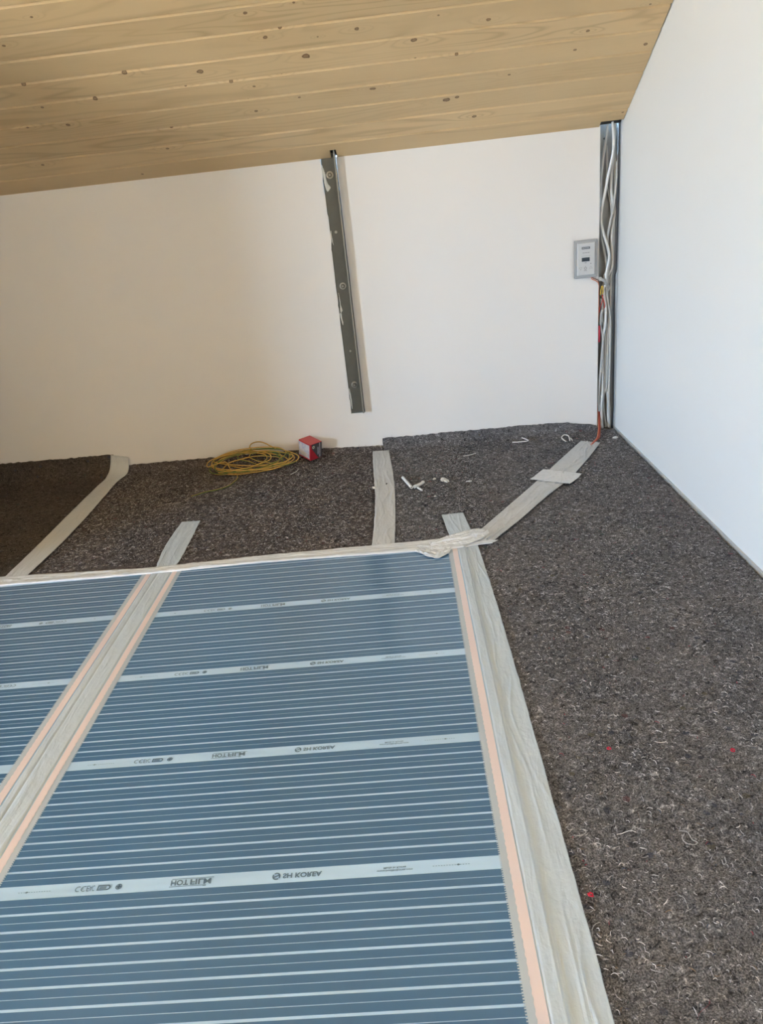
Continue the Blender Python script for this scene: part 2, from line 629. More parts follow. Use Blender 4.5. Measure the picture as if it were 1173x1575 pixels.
# ------------------------------------------------------------------ felt underlay
def felt_mat(name, dark, mid, light):
    mt = mat(name, mid, 0.95, 0, 0.15)
    t = NT(mt)
    v = t.coords('Object')
    vs_ = t.coords('Object', (1, 1.0, 1))
    n1 = t.noise(v, 5, 3, 0.6)
    n2 = t.noise(vs_, 85, 5, 0.72, 0.6)
    n3 = t.noise(v, 420, 3, 0.7, 0.4)
    c = t.ramp(n2, [(0.34, dark), (0.47, mid), (0.57, mid), (0.72, light)])
    c2 = t.ramp(n3, [(0.33, (0.22, 0.22, 0.22)), (0.5, (1, 1, 1)), (0.66, (2.3, 2.3, 2.3))])
    c = t.mix(0.85, c, c2, 'MULTIPLY')
    c3 = t.ramp(n1, [(0.35, (0.84, 0.84, 0.86)), (0.65, (1.16, 1.12, 1.08))])
    c = t.mix(1.0, c, c3, 'MULTIPLY')
    # coloured rag flecks
    vo = t.add('ShaderNodeTexVoronoi')
    vo.inputs['Scale'].default_value = 55
    t.L(v, vo.inputs['Vector'])
    near = t.math('LESS_THAN', vo.outputs['Distance'], 0.33)
    sep = t.add('ShaderNodeSeparateColor')
    t.L(vo.outputs['Color'], sep.inputs[0])
    hit = t.math('MULTIPLY', near, t.math('GREATER_THAN', sep.outputs[0], 0.90))
    fc = t.ramp(sep.outputs[1], [(0.0, (0.06, 0.07, 0.10)), (0.45, (0.15, 0.06, 0.06)), (0.55, (0.03, 0.03, 0.035)), (0.8, (0.14, 0.12, 0.07)), (0.93, (0.04, 0.09, 0.08))], 'CONSTANT')
    c = t.mix(t.math('MULTIPLY', hit, 0.6), c, fc)
    t.base(c)
    t.bump(t.math('ADD', n2, t.math('MULTIPLY', n3, 0.5)), 0.9, 0.006)
    return mt


M_feltA = felt_mat('felt_shaded_left', (0.030, 0.026, 0.022), (0.085, 0.073, 0.062), (0.18, 0.16, 0.14))  # shade at the left is put into this sheet's darker tones
M_feltB = felt_mat('felt_brown_roll', (0.026, 0.022, 0.021), (0.122, 0.105, 0.099), (0.42, 0.39, 0.37))
M_feltC = felt_mat('felt_grey_roll', (0.040, 0.039, 0.040), (0.160, 0.157, 0.162), (0.52, 0.52, 0.54))


def lapA(x):
    return 0.095 + (x + 1.7) * -0.012


def lapB(x):
    return np.interp(x, [-1.3, -0.9, -0.45, -0.16, -0.11], [0.040, 0.037, 0.035, 0.022, 0.018])


def lapC(x):
    return np.interp(x, [-0.13, 0.0, 0.45, 0.62, 0.735, 0.745, 0.81], [0.050, 0.049, 0.048, 0.043, 0.020, 0.006, 0.002])


def curl(s, r, h, yw=YB - 0.0055):
    """s = arc length past the start of the bend. returns y, z and normal"""
    y0 = yw - r
    th = np.minimum(np.maximum(s, 0) / r, PI / 2)
    ex = np.maximum(s - r * PI / 2, 0)
    y = y0 + r * np.sin(th) + np.minimum(s, 0)
    z = r * (1 - np.cos(th)) + ex
    return y, z, -np.sin(th), np.cos(th)


def felt_sheet(label, x0, x1, r, lap, mt, seed, y_near=-0.9, chase=False):
    nx = int((x1 - x0) / 0.0062)
    yw = YB - 0.0055
    ys0 = np.concatenate([np.linspace(y_near, 0.45, 60, endpoint=False), np.linspace(0.45, yw - r, 380)])
    xs = np.linspace(x0, x1, nx)
    nt_ = 16
    X = np.repeat(xs[:, None], len(ys0) + nt_, 1)
    h = lap(xs)
    # arc length needed for the lap height
    smax = np.where(h < r, r * np.arccos(np.clip(1 - h / r, -1, 1)), r * PI / 2 + (h - r))
    smax = smax + (vnoise(xs, xs * 0, 90, off=seed) - 0.5) * 0.005
    S = np.zeros_like(X)
    S[:, :len(ys0)] = ys0[None] - (yw - r)
    S[:, len(ys0):] = smax[:, None] * (np.arange(1, nt_ + 1) / nt_)[None]
    Yc, Zc, ny_, nz_ = curl(S, r, 0)
    if chase:      # in the corner the felt runs straight into the cable chase
        msk = X > 0.742
        flatY = np.where(S > 0, (yw - r) + S * 1.2, (yw - r) + S)
        Yc = np.where(msk, flatY, Yc)
        Zc = np.where(msk, 0.0, Zc)
        ny_ = np.where(msk, 0, ny_)
        nz_ = np.where(msk, 1, nz_)
    d = (vnoise(X, S, 130, off=seed) - .5) * 0.0022 + (vnoise(X, S, 48, off=seed + 1) - .5) * 0.0026 + (vnoise(X, S, 9, off=seed + 2) - .5) * 0.0030
    edge = (vnoise(X, S, 60, off=seed + 5) - .5)
    d = np.where(S > 0, d * 0.5, d - 0.0034)
    d = np.where((S > -0.02) & (S <= 0), d * np.clip(-S / 0.02, 0, 1), d)
    P = np.stack([X, Yc + ny_ * d, Zc + nz_ * d], -1)
    # ragged side edges
    P[0, :, 0] += edge[0] * 0.004
    P[-1, :, 0] += edge[-1] * 0.004
    # skirts
    left = P[:1].copy(); left[..., 2] -= 0.0055
    right = P[-1:].copy(); right[..., 2] -= 0.0055
    P = np.concatenate([left, P, right], 0)
    nearr = P[:, :1].copy(); nearr[..., 2] = -0.0085
    back = P[:, -1:].copy(); back[..., 1] += 0.0025; back[..., 2] -= 0.001
    P = np.concatenate([nearr, P, back], 1)
    P[..., 2] = np.maximum(P[..., 2], -0.0088)
    o = grid_mesh('felt_sheet', P, mt, flip=False)
    tag(o, label, 'felt')
    return o


COVER = [
    [(-1.253, 1.8), (-1.255, 2.15), (-1.262, 2.62), (-1.258, 2.76), (-1.235, 2.95), (-1.145, 2.95), (-1.16, 2.80), (-1.18, 2.74), (-1.17, 2.56), (-1.16, 2.34), (-1.16, 1.8)],
    [(-.15, 1.8), (-.147, 2.35), (-.16, 2.6), (-.168, 2.81), (-.088, 2.81), (-.075, 2.59), (-.066, 2.38), (-.066, 1.8)],
    [(-.80, 2.245), (-.80, 1.8), (-.71, 1.8), (-.722, 2.24)],
    [(.066, 2.108), (.08, 1.9), (.09, 1.8), (.09, .3), (.182, .3), (.180, 1.1), (.176, 1.5), (.168, 1.81), (.148, 2.108)],
    [(-3, 1.94), (0, 1.926), (.22, 1.89), (.22, 1.85), (-3, 1.85)],
    [(.14, 1.91), (.30, 2.165), (.42, 2.355), (.64, 2.70), (.72, 2.66), (.635, 2.49), (.52, 2.295), (.31, 2.0), (.21, 1.86)],
    [(.375, 2.325), (.44, 2.42), (.575, 2.34), (.505, 2.24)],
]


def covered(x, y):
    """True where tape or film lies on the felt"""
    res = np.zeros(len(x), bool)
    for poly in COVER:
        ins = np.zeros(len(x), bool)
        for i in range(len(poly)):
            (xa, ya), (xb, yb) = poly[i], poly[i - 1]
            c = (ya > y) != (yb > y)
            xx = (xb - xa) * (y - ya) / (yb - ya if yb != ya else 1e-9) + xa
            ins ^= c & (x < xx)
        res |= ins
    return res


def ribbon_fibres(parent, n, xr, yr, seed, pal, zfun, lmul=1.0, wmul=1.0, ydens=1.0):
    rs = np.random.RandomState(seed)
    K = 6
    u = rs.rand(n) ** ydens
    x0 = xr[0] + (xr[1] - xr[0]) * rs.rand(n)
    y0 = yr[0] + (yr[1] - yr[0]) * u
    keep = ~covered(x0, y0)
    x0, y0 = x0[keep], y0[keep]
    n = len(x0)
    L = (0.003 + 0.009 * rs.rand(n) ** 2.0) * lmul
    wd = (0.00020 + 0.00030 * rs.rand(n) ** 2) * wmul
    big = rs.rand(n) < 0.004
    L = np.where(big, L * 2.2 + 0.012, L)
    ang = rs.rand(n) * 2 * PI
    kap = (rs.rand(n) - 0.5) * 2 * (2.2 / np.maximum(L, 0.004)) * 1.3
    dk = (rs.rand(n) - 0.5) * 700
    pts = np.zeros((n, K, 2))
    tg = np.zeros((n, K, 2))
    px, py, a = x0.copy(), y0.copy(), ang.copy()
    ds = L / (K - 1)
    for k in range(K):
        pts[:, k, 0] = px
        pts[:, k, 1] = py
        tg[:, k, 0] = np.cos(a)
        tg[:, k, 1] = np.sin(a)
        px = px + np.cos(a) * ds
        py = py + np.sin(a) * ds
        a = a + (kap + dk * k / K) * ds
    t_ = np.linspace(0, 1, K)[None]
    taper = (0.45 + 0.55 * np.sin(t_ * PI))
    nrm = np.stack([-tg[..., 1], tg[..., 0]], -1)
    hw = (wd[:, None] * taper)[..., None]
    A = pts + nrm * hw
    B = pts - nrm * hw
    lift = (rs.rand(n, 1) * 0.0012 + 0.0002) + np.sin(t_ * PI) * rs.rand(n, 1) * 0.0028
    V = np.zeros((n, K, 2, 3))
    for i, Q in enumerate((A, B)):
        yy, zz, ny_, nz_ = zfun(Q[..., 0], Q[..., 1])
        V[:, :, i, 0] = np.clip(Q[..., 0], xr[0], xr[1])
        V[:, :, i, 1] = yy + ny_ * lift
        V[:, :, i, 2] = zz + nz_ * (lift + (0.0006 if i else 0))
    me = bpy.data.meshes.new('loose_fibres')
    nvt = n * K * 2
    me.vertices.add(nvt)
    me.vertices.foreach_set('co', V.reshape(-1).astype(np.float32))
    base = (np.arange(n) * K * 2)[:, None]
    k_ = np.arange(K - 1)[None] * 2
    q = np.stack([base + k_, base + k_ + 1, base + k_ + 3, base + k_ + 2], -1).reshape(-1, 4)
    nf = len(q)
    me.loops.add(nf * 4)
    me.loops.foreach_set('vertex_index', q.reshape(-1).astype(np.int32))
    me.polygons.add(nf)
    me.polygons.foreach_set('loop_start', (np.arange(nf) * 4).astype(np.int32))
    me.polygons.foreach_set('loop_total', np.full(nf, 4, np.int32))
    cols = np.array([c for c, p in pal])
    ps = np.array([p for c, p in pal]); ps = ps / ps.sum()
    ci = rs.choice(len(cols), n, p=ps)
    cc = cols[ci] * (0.75 + 0.5 * rs.rand(n, 1))
    rgba = np.ones((n, K * 2, 4)); rgba[..., :3] = cc[:, None, :]
    at = me.color_attributes.new('fibre_colour', 'FLOAT_COLOR', 'POINT')
    at.data.foreach_set('color', rgba.reshape(-1).astype(np.float32))
    me.materials.append(M_fibre)
    me.update(calc_edges=True)
    o = link('loose_fibres', me, parent)
    o['kind'] = 'stuff'
    return o


M_fibre = mat('rag_fibre', (0.4, 0.4, 0.4), 0.8, 0, 0.2)
t = NT(M_fibre)
at_ = t.add('ShaderNodeAttribute')
at_.attribute_name = 'fibre_colour'
t.base(at_.outputs['Color'])

feltA = felt_sheet('shade-darkened brown felt underlay sheet at far left, lapping up the low wall', -2.5, -1.2145, 0.062, lapA, M_feltA, 1)
feltB = felt_sheet('brown felt underlay sheet with the yellow wire coil and red box on it', -1.2135, -0.1165, 0.030, lapB, M_feltB, 2)
feltC = felt_sheet('grey felt underlay sheet along the bright gable wall', -0.1155, 0.8035, 0.030, lapC, M_feltC, 3, chase=True)


def zflat(x, y):
    return y, np.zeros_like(y), np.zeros_like(y), np.ones_like(y)


def zA(x, y):
    return curl(y - (YB - 0.0055 - 0.062), 0.062, 0)


def zB(x, y):
    return curl(y - (YB - 0.0055 - 0.030), 0.030, 0)


def zC(x, y):
    a, b, c, d = zB(x, y)
    fl = x > 0.742
    return np.where(fl, y, a), np.where(fl, 0, b), np.where(fl, 0, c), np.where(fl, 1, d)


PAL_C = [((0.44, 0.43, 0.43), 5), ((0.66, 0.65, 0.65), 1.6), ((0.19, 0.175, 0.17), 5), ((0.020, 0.018, 0.018), 5.5), ((0.075, 0.062, 0.055), 3), ((0.36, 0.035, 0.06), 0.10), ((0.05, 0.07, 0.12), 0.3), ((0.20, 0.14, 0.09), 0.35)]
PAL_B = [((0.44, 0.41, 0.39), 5), ((0.62, 0.59, 0.57), 1.5), ((0.20, 0.175, 0.16), 5), ((0.020, 0.017, 0.016), 6), ((0.08, 0.06, 0.055), 3), ((0.22, 0.03, 0.05), 0.12)]
PAL_A = [((0.15, 0.135, 0.12), 4), ((0.26, 0.24, 0.21), 0.6), ((0.09, 0.08, 0.07), 5), ((0.014, 0.012, 0.01), 6)]  # fibres darkened along with the shaded left sheet
ribbon_fibres(feltC, 52000, (0.13, 0.803), (0.42, 2.83), 11, PAL_C, zC, ydens=1.0)
ribbon_fibres(feltC, 15000, (-0.113, 0.22), (1.88, 2.85), 12, PAL_C, zC, 1.1, 1.15)
ribbon_fibres(feltB, 36000, (-1.212, -0.118), (1.88, 2.83), 13, PAL_B, zB, 1.25, 1.2)
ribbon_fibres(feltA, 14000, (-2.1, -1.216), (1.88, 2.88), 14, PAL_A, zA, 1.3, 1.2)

# ------------------------------------------------------------------ heating film
def film_mat(name, c, rough=0.22, coat=0.5):
    mt = mat(name, c, rough, 0, 0.5)
    t = NT(mt)
    v = t.coords('Object')
    t.b.inputs['Coat Weight'].default_value = coat
    t.b.inputs['Coat Roughness'].default_value = 0.10
    vb = t.coords('Object', (2.0, 9.0, 1))
    t.base(t.mix(t.noise(v, 3.0, 3), tuple(x * 0.94 for x in c), tuple(x * 1.05 for x in c)))
    t.bump(t.noise(vb, 1.6, 2, 0.5), 0.25, 0.02)
    return mt


M_base = film_mat('film_clear_backing', (0.46, 0.66, 0.86))
M_carb = film_mat('film_carbon_ink', (0.070, 0.165, 0.290), 0.25, 0.5)
M_copper = mat('tinned_copper_strip', (0.80, 0.69, 0.69), 0.42, 0.15)
M_silver = mat('silver_paste_edge', (0.48, 0.55, 0.61), 0.5, 0.15)
M_print = mat('film_print_ink', (0.10, 0.17, 0.24), 0.4)

ZF = 0.0022
D_ = 0.01142
YK = [0.7895 + 0.2745 * k for k in range(-1, 5)]   # band centres
BH = 0.0241


def text_mesh(body, size, name='lettering', spacing=1.0, ext=0.0):
    cu = bpy.data.curves.new(name, 'FONT')
    cu.body = body
    cu.size = size
    cu.align_x = 'LEFT'
    cu.align_y = 'CENTER'
    cu.space_character = spacing
    cu.resolution_u = 3
    cu.offset = ext
    o = bpy.data.objects.new(name, cu)
    COL.objects.link(o)
    dg = bpy.context.evaluated_depsgraph_get()
    me = bpy.data.meshes.new_from_object(o.evaluated_get(dg))
    bpy.data.objects.remove(o)
    vs = [v.co.copy() for v in me.vertices]
    fs = [tuple(p.vertices) for p in me.polygons]
    bpy.data.meshes.remove(me)
    return vs, fs


def fit(vs, x0, x1, h, slant=0.0):
    xs = [v.x for v in vs]; ys = [v.y for v in vs]
    a, b, c, d = min(xs), max(xs), min(ys), max(ys)
    out = []
    for v in vs:
        u = (v.x - a) / (b - a)
        w_ = (v.y - (c + d) / 2) / (d - c) * h
        out.append((x0 + (x1 - x0) * u + slant * w_, w_, 0))
    return out


def band_print():
    """one row of print, in film coordinates, text as read before mirroring top to bottom"""
    G = {}
    cur = ['a', 'printed_mark']

    def put(vs, fs, dy=0.0):
        V, F = G.setdefault(tuple(cur), ([], []))
        b = len(V)
        V.extend([(x, y + dy, 0) for (x, y, *_) in vs])
        F.extend([tuple(b + i for i in f) for f in fs])

    def rect(x0, x1, y0, y1, sl=0.0):
        put([(x0 + sl * y0, y0), (x1 + sl * y0, y0), (x1 + sl * y1, y1), (x0 + sl * y1, y1)], [(0, 1, 2, 3)])

    def ring(cx, cy, r0, r1, a0=0, a1=360, n=20, sx=1.0):
        vs, fs = [], []
        for i in range(n + 1):
            a = math.radians(a0 + (a1 - a0) * i / n)
            vs += [(cx + r0 * sx * math.cos(a), cy + r0 * math.sin(a)), (cx + r1 * sx * math.cos(a), cy + r1 * math.sin(a))]
        for i in range(n):
            fs.append((2 * i, 2 * i + 1, 2 * i + 3, 2 * i + 2))
        put(vs, fs)
    # fine dotted line with a small lozenge
    for gi, (xa, xb, xd) in enumerate(((-0.655, -0.603, -0.642), (-0.0257, 0.029, 0.012))):
        cur[:] = ['dots%d' % gi, 'dotted_line']
        x = xa
        i = 0
        while x < xb:
            rect(x, x + 0.0022, -0.0004, 0.0004)
            x += 0.0040
        put([(xd - .003, 0), (xd, -.0018), (xd + .003, 0), (xd, .0018)], [(0, 1, 2, 3)])
    cur[:] = ['ce', 'conformity_mark']
    # CE: two open arcs
    ring(-0.5615, 0, 0.0035, 0.0049, 60, 300)
    ring(-0.5525, 0, 0.0035, 0.0049, 60, 300)
    rect(-0.5570, -0.5535, -0.0006, 0.0006)
    cur[:] = ['eac', 'conformity_mark']
    # EAC
    for s, x in (('E', -0.5486), ('A', -0.5444), ('C', -0.5402)):
        vs, fs = text_mesh(s, 0.01)
        put(fit(vs, x, x + 0.0040, 0.0100, 0.15), fs)
    cur[:] = ['pill', 'printed_mark']
    # pill mark with hollow
    rect(-0.532, -0.5165, 0.0028, 0.0048)
    rect(-0.532, -0.5165, -0.0048, -0.0028)
    rect(-0.532, -0.5300, -0.0028, 0.0028)
    rect(-0.5285, -0.5180, 0.0004, 0.0018)
    rect(-0.5285, -0.5180, -0.0018, -0.0004)
    ring(-0.5165, 0, 0.0026, 0.0048, -90, 90, 10)
    cur[:] = ['round', 'printed_mark']
    # round mark
    ring(-0.4990, 0, 0.0036, 0.0050)
    ring(-0.4990, 0, 0.0014, 0.0028)
    rect(-0.5030, -0.4950, -0.0007, 0.0007)
    rect(-0.4997, -0.4983, -0.004, 0.004)
    cur[:] = ['hf', 'printed_logo']
    # HOT FILM with rules above and below
    vs, fs = text_mesh('HOT', 0.01, ext=0.0003)
    put(fit(vs, -0.4190, -0.3925, 0.0098, 0.12), fs)
    vs, fs = text_mesh('FILM', 0.01, ext=0.0003)
    put(fit(vs, -0.3895, -0.3575, 0.0098, 0.12), fs)
    rect(-0.4185, -0.3545, -0.0070, -0.0061)
    rect(-0.4200, -0.3640, 0.0062, 0.0071)
    rect(-0.3690, -0.3640, 0.0071, 0.0080)
    cur[:] = ['s', 'printed_logo']
    # round S mark
    ring(-0.2588, 0, 0.0040, 0.0064, 50, 215, 16, 0.95)
    ring(-0.2588, 0, 0.0040, 0.0064, 230, 395, 16, 0.95)
    put([(-0.2635, 0.0008), (-0.2550, -0.0030), (-0.2540, -0.0010), (-0.2625, 0.0028)], [(0, 1, 2, 3)])
    cur[:] = ['sh', 'printed_lettering']
    # SH KOREA
    vs, fs = text_mesh('SH KOREA', 0.01, ext=0.0003)
    put(fit(vs, -0.2490, -0.1905, 0.0088), fs)
    cur[:] = ['made', 'printed_lettering']
    vs, fs = text_mesh('Made in Korea', 0.01, ext=0.0002)
    put(fit(vs, -0.0985, -0.0650, 0.0036), fs, -0.0018)
    vs, fs = text_mesh('www.hotfilmkorea.com', 0.01, ext=0.0002)
    put(fit(vs, -0.1087, -0.0554, 0.0034), fs, 0.0030)
    return G


PRINT = band_print()


def heating_film(label, x0, x1, ye, yn, turned, dyb, xL):
    """x0..x1: striped width; copper strips and clear margins beyond; yn..ye film length"""
    root = empty('heating_film', ((x0 + x1) / 2, (ye + yn) / 2, ZF), label, 'heating film')
    ox, oy, oz = root.location
    mL, mR = xL
    v, f = boxes([(x0 - mL - ox, x1 + mR - ox, yn - oy, ye - oy, -0.0011, 0)])
    obj('clear_backing', v, f, M_base, root)
    # carbon stripes
    base = None
    for bi in range(-1, 5):
        yc = 0.7895 + dyb + 0.2745 * bi
        ys = yc + BH / 2
        seq = []
        yy = ys
        for k in range(18):
            seq.append(yy + D_ / 2)
            yy += D_ + (0.0012 if k % 2 == 0 else 0.0041)
        scale = (0.2745 - BH) / (yy - 0.0041 - ys)
        for yq in seq:
            yq = ys + (yq - ys) * scale
            if yq + D_ / 2 > ye - 0.002 or yq - D_ / 2 < yn:
                continue
            if base is None:
                v, f = boxes([(-(x1 - x0) / 2 - .0008, (x1 - x0) / 2 + .0008, -D_ / 2, D_ / 2, -0.0003, 0.0004)])
                base = obj('carbon_stripe', v, f, M_carb, root)
                o = base
            else:
                o = copy(base)
            o.location = (0, yq - oy, 0)
        if 0.55 < yc < ye:
            if bi == -1:
                continue
            if not hasattr(heating_film, 'pm'):
                heating_film.pm = {}
            for key, (gv, gf) in PRINT.items():
                if (key, turned) not in heating_film.pm:
                    pv = [((2 * (-0.309) - x if turned else x) + 0.309, -y) for x, y, _ in gv]
                    mx = sum(a for a, b in pv) / len(pv)
                    pf = gf if turned else [tuple(reversed(g)) for g in gf]
                    p = obj(key[1], [(a - mx, b, 0) for a, b in pv], pf, M_print, root)
                    heating_film.pm[(key, turned)] = (p, mx)
                else:
                    p, mx = heating_film.pm[(key, turned)]
                    p = copy(p, parent=root)
                p.location = (mx, yc - oy, 0.0005)
    # toothed silver edges and scalloped copper strips
    L = ye - yn
    for sd, xe in ((1, x1), (-1, x0)):
        nt_ = int(L / 0.0038)
        inner = []
        for i in range(nt_):
            ya = yn + L * i / nt_
            yb = yn + L * (i + 0.55) / nt_
            yc_ = yn + L * (i + 1) / nt_
            inner += [(-0.0014, ya), (-0.0014, yb), (0.0009, yb), (0.0009, yc_)]
        vs, fs = [], []
        for (dx, y) in inner:
            vs.append((xe + sd * dx - ox, y - oy, 0.0006))
            vs.append((xe + sd * 0.0125 - ox, y - oy, 0.0006))
        for i in range(len(inner) - 1):
            a, b, c, d = 2 * i, 2 * i + 1, 2 * i + 3, 2 * i + 2
            fs.append((a, b, c, d) if sd > 0 else (d, c, b, a))
        obj('silver_edge', vs, fs, M_silver, root)
        nt_ = int(L / 0.0030)
        vs, fs = [], []
        for i in range(nt_ + 1):
            y = yn + L * i / nt_
            dx = 0.0112 + 0.0008 * math.sin(i * 1.5) * abs(math.sin(i * 0.37))
            vs.append((xe + sd * dx - ox, y - oy, 0.0009))
            vs.append((xe + sd * 0.0255 - ox, y - oy, 0.0009))
            vs.append((xe + sd * 0.0257 - ox, y - oy, 0.0003))
        for i in range(nt_):
            for j in (0, 1):
                a, b, c, d = 3 * i + j, 3 * i + j + 1, 3 * i + j + 4, 3 * i + j + 3
                fs.append((a, b, c, d) if sd > 0 else (d, c, b, a))
        obj('copper_strip', vs, fs, M_copper, root)
    return root


heating_film('blue striped heating film in the middle foreground, left of the broad pale edge tape', -0.6915, 0.0745, 1.866, 0.12, False, 0.0, (0.0665, 0.047))
heating_film('blue striped heating film running out of the left side of the picture', -1.5705, -0.8045, 1.868, 0.12, True, 0.006, (0.047, 0.0440))

# ------------------------------------------------------------------ tapes
def tape_mat(name, c, trans, rough=0.38):
    mt = mat(name, c, rough, 0, 0.5)
    t = NT(mt)
    v = t.coords('UV', (5, 26, 1))
    v2 = t.coords('UV', (16, 16, 1))
    n = t.noise(v, 1.0, 4, 0.6, 0.8)
    n2 = t.noise(v2, 3.0, 4, 0.6, 0.5)
    t.base(t.mix(n, tuple(x * 0.90 for x in c), tuple(min(1, x * 1.06) for x in c)))
    t.bump(t.math('ADD', n, t.math('MULTIPLY', n2, 0.4)), 0.8, 0.006)
    tr = t.add('ShaderNodeBsdfTransparent')
    mx = t.add('ShaderNodeMixShader')
    mx.inputs[0].default_value = trans
    out = t.n['Material Output']
    t.L(t.b.outputs[0], mx.inputs[1])
    t.L(tr.outputs[0], mx.inputs[2])
    t.L(mx.outputs[0], out.inputs[0])
    return mt


M_tape = tape_mat('adhesive_tape_on_felt', (0.63, 0.655, 0.665), 0.10)
M_tapeF = tape_mat('adhesive_tape_on_film', (0.63, 0.73, 0.81), 0.22)
M_tapeW = tape_mat('crumpled_white_tape', (0.80, 0.83, 0.85), 0.14)


def zsurf(x, y):
    """height of felt / film below a tape"""
    return 0.0


def tape(name, label, left, right, mt, seed, z0=0.0008, lift=None, ridges=4, amp=0.0012, nl=140, nw=26, prof=None, step=None, cat='tape', group=None, parent=None, ragged=0.0008, crinkle=0.0):
    Lp = np.array([tuple(p) for p in spline([(*p, 0) for p in left], 12)])[:, :2]
    Rp = np.array([tuple(p) for p in spline([(*p, 0) for p in right], 12)])[:, :2]

    def resample(p, n):
        s = np.concatenate([[0], np.cumsum(np.hypot(*np.diff(p, axis=0).T))])
        q = np.linspace(0, s[-1], n)
        return np.stack([np.interp(q, s, p[:, 0]), np.interp(q, s, p[:, 1])], -1), s[-1]
    A, la = resample(Lp, nl)
    B, lb = resample(Rp, nl)
    wv = np.linspace(0, 1, nw)
    width = np.hypot(*(A - B).mean(0)) if len(A) else .05
    width = float(np.mean(np.hypot((A - B)[:, 0], (A - B)[:, 1])))
    U = np.repeat((np.linspace(0, la, nl))[:, None], nw, 1)
    V = np.repeat((wv * width)[None], nl, 0)
    rs = np.random.RandomState(seed)
    P2 = A[:, None] * (1 - wv)[None, :, None] + B[:, None] * wv[None, :, None]
    # slightly uneven edges
    for col, sgn in ((0, 1), (-1, -1)):
        P2[:, col] += ((vnoise(U[:, 0], U[:, 0] * 0, 40, off=seed + sgn) - .5) * 2 * ragged)[:, None]
    e0 = (vnoise(V[0], V[0] * 0, 160, off=seed + 9) - .5) * 0.004
    P2[0] += ((A[0] - A[2]) / np.hypot(*(A[0] - A[2])))[None] * e0[:, None]
    P2[-1] += ((A[-1] - A[-3]) / np.hypot(*(A[-1] - A[-3])))[None] * e0[::-1][:, None]
    Z = (vnoise(U, V, 24, 60, seed) - .5) * amp * 0.7 + (vnoise(U, V, 90, 160, seed + 3) - .5) * amp * 0.35
    for r in range(ridges):
        c = rs.uniform(0.15, 0.85) * width + (vnoise(U, U * 0, rs.uniform(4, 14), off=seed + r + 20) - .5) * width * 0.55
        sw = rs.uniform(0.0009, 0.0022)
        am = rs.uniform(0.5, 1.3) * amp * np.clip((vnoise(U, U * 0, 9, off=seed + r + 50) - .35) * 3, 0, 1)
        Z = Z + am * np.exp(-((V - c) / sw) ** 2)
    if crinkle:
        Z = Z + crinkle * np.abs(vnoise(U, V, 50, 120, seed + 70) - .5) * 2 + crinkle * np.abs(vnoise(U + V * .6, V - U * .3, 130, 150, seed + 71) - .5)
    if step is not None:
        Z = Z + step(P2[..., 0], P2[..., 1])
    e = np.minimum(wv, 1 - wv)[None] * width
    Z = np.maximum(Z, -0.0004)
    Z = Z * np.clip(e / 0.003, 0.25, 1) + z0
    if prof is None:
        P = np.stack([P2[..., 0], P2[..., 1], Z], -1)
    else:
        yy, zz, ny_, nz_ = prof(P2[..., 0], P2[..., 1])
        P = np.stack([P2[..., 0], yy + ny_ * Z, zz + nz_ * Z], -1)
    uv = np.stack([U + seed * .37, V], -1)
    # orient normals up
    a = P[1, 0] - P[0, 0]
    b = P[0, 1] - P[0, 0]
    flip = np.cross(a, b)[2] < 0
    o = grid_mesh(name, P, mt, parent, uv, True, bool(flip))
    md = o.modifiers.new('thickness', 'SOLIDIFY')
    md.thickness = 0.0002
    md.offset = 1
    if parent is None:
        tag(o, label, cat, group)
    return o


# 1 felt seam at left, climbing the wall
tape('felt_seam_tape', 'beige tape over the felt seam at far left, climbing the low wall',
     [(-1.2455, 1.885), (-1.2470, 2.15), (-1.2530, 2.40), (-1.2560, 2.62), (-1.2540, 2.76), (-1.2420, 2.82), (-1.2260, 2.884)],
     [(-1.1770, 1.885), (-1.1670, 2.12), (-1.1690, 2.34), (-1.1790, 2.56), (-1.1860, 2.74), (-1.1640, 2.80), (-1.1570, 2.868)],
     M_tape, 5, 0.0030, prof=lambda x, y: curl(y - (YB - 0.0055 - 0.062), 0.062, 0), amp=0.0012, ridges=3, nl=190)
# 2 felt seam under the wall stud
tape('felt_seam_tape', 'wrinkled pale tape over the felt seam right of the red box',
     [(-0.1440, 1.885), (-0.1395, 2.11), (-0.1415, 2.33), (-0.1540, 2.60), (-0.1600, 2.775), (-0.1590, 2.803)],
     [(-0.0760, 1.885), (-0.0725, 2.15), (-0.0735, 2.38), (-0.0820, 2.59), (-0.0930, 2.770), (-0.0930, 2.800)],
     M_tape, 8, 0.0014, prof=lambda x, y: curl(y - (YB - 0.0055 - 0.034), 0.034, 0), ridges=7, amp=0.0018, nl=170)


# 3 seam between the two films
def seam_step(x, y):
    return 0.0026 * (y < 1.868) - 0.0016 * np.exp(-((x + 0.7590) / 0.0022) ** 2) * (y < 1.868)


tape('film_seam_tape', 'long translucent tape joining the two blue films, its end stub on brown felt',
     [(-0.7930, 2.240), (-0.7945, 2.05), (-0.7835, 1.93), (-0.7780, 1.85), (-0.7770, 1.3), (-0.7760, 0.8), (-0.7760, 0.15)],
     [(-0.7285, 2.236), (-0.7195, 2.05), (-0.7170, 1.93), (-0.7190, 1.85), (-0.7190, 1.3), (-0.7190, 0.8), (-0.7190, 0.15)],
     M_tapeF, 11, 0.0010, ridges=3, amp=0.0010, nl=300, nw=40, step=seam_step)


# 4 right edge of the film
def edge_step(x, y):
    return 0.0026 * (x < 0.1215) * (y < 1.868) + 0.0010 * np.exp(-((x - 0.1235) / 0.0025) ** 2)


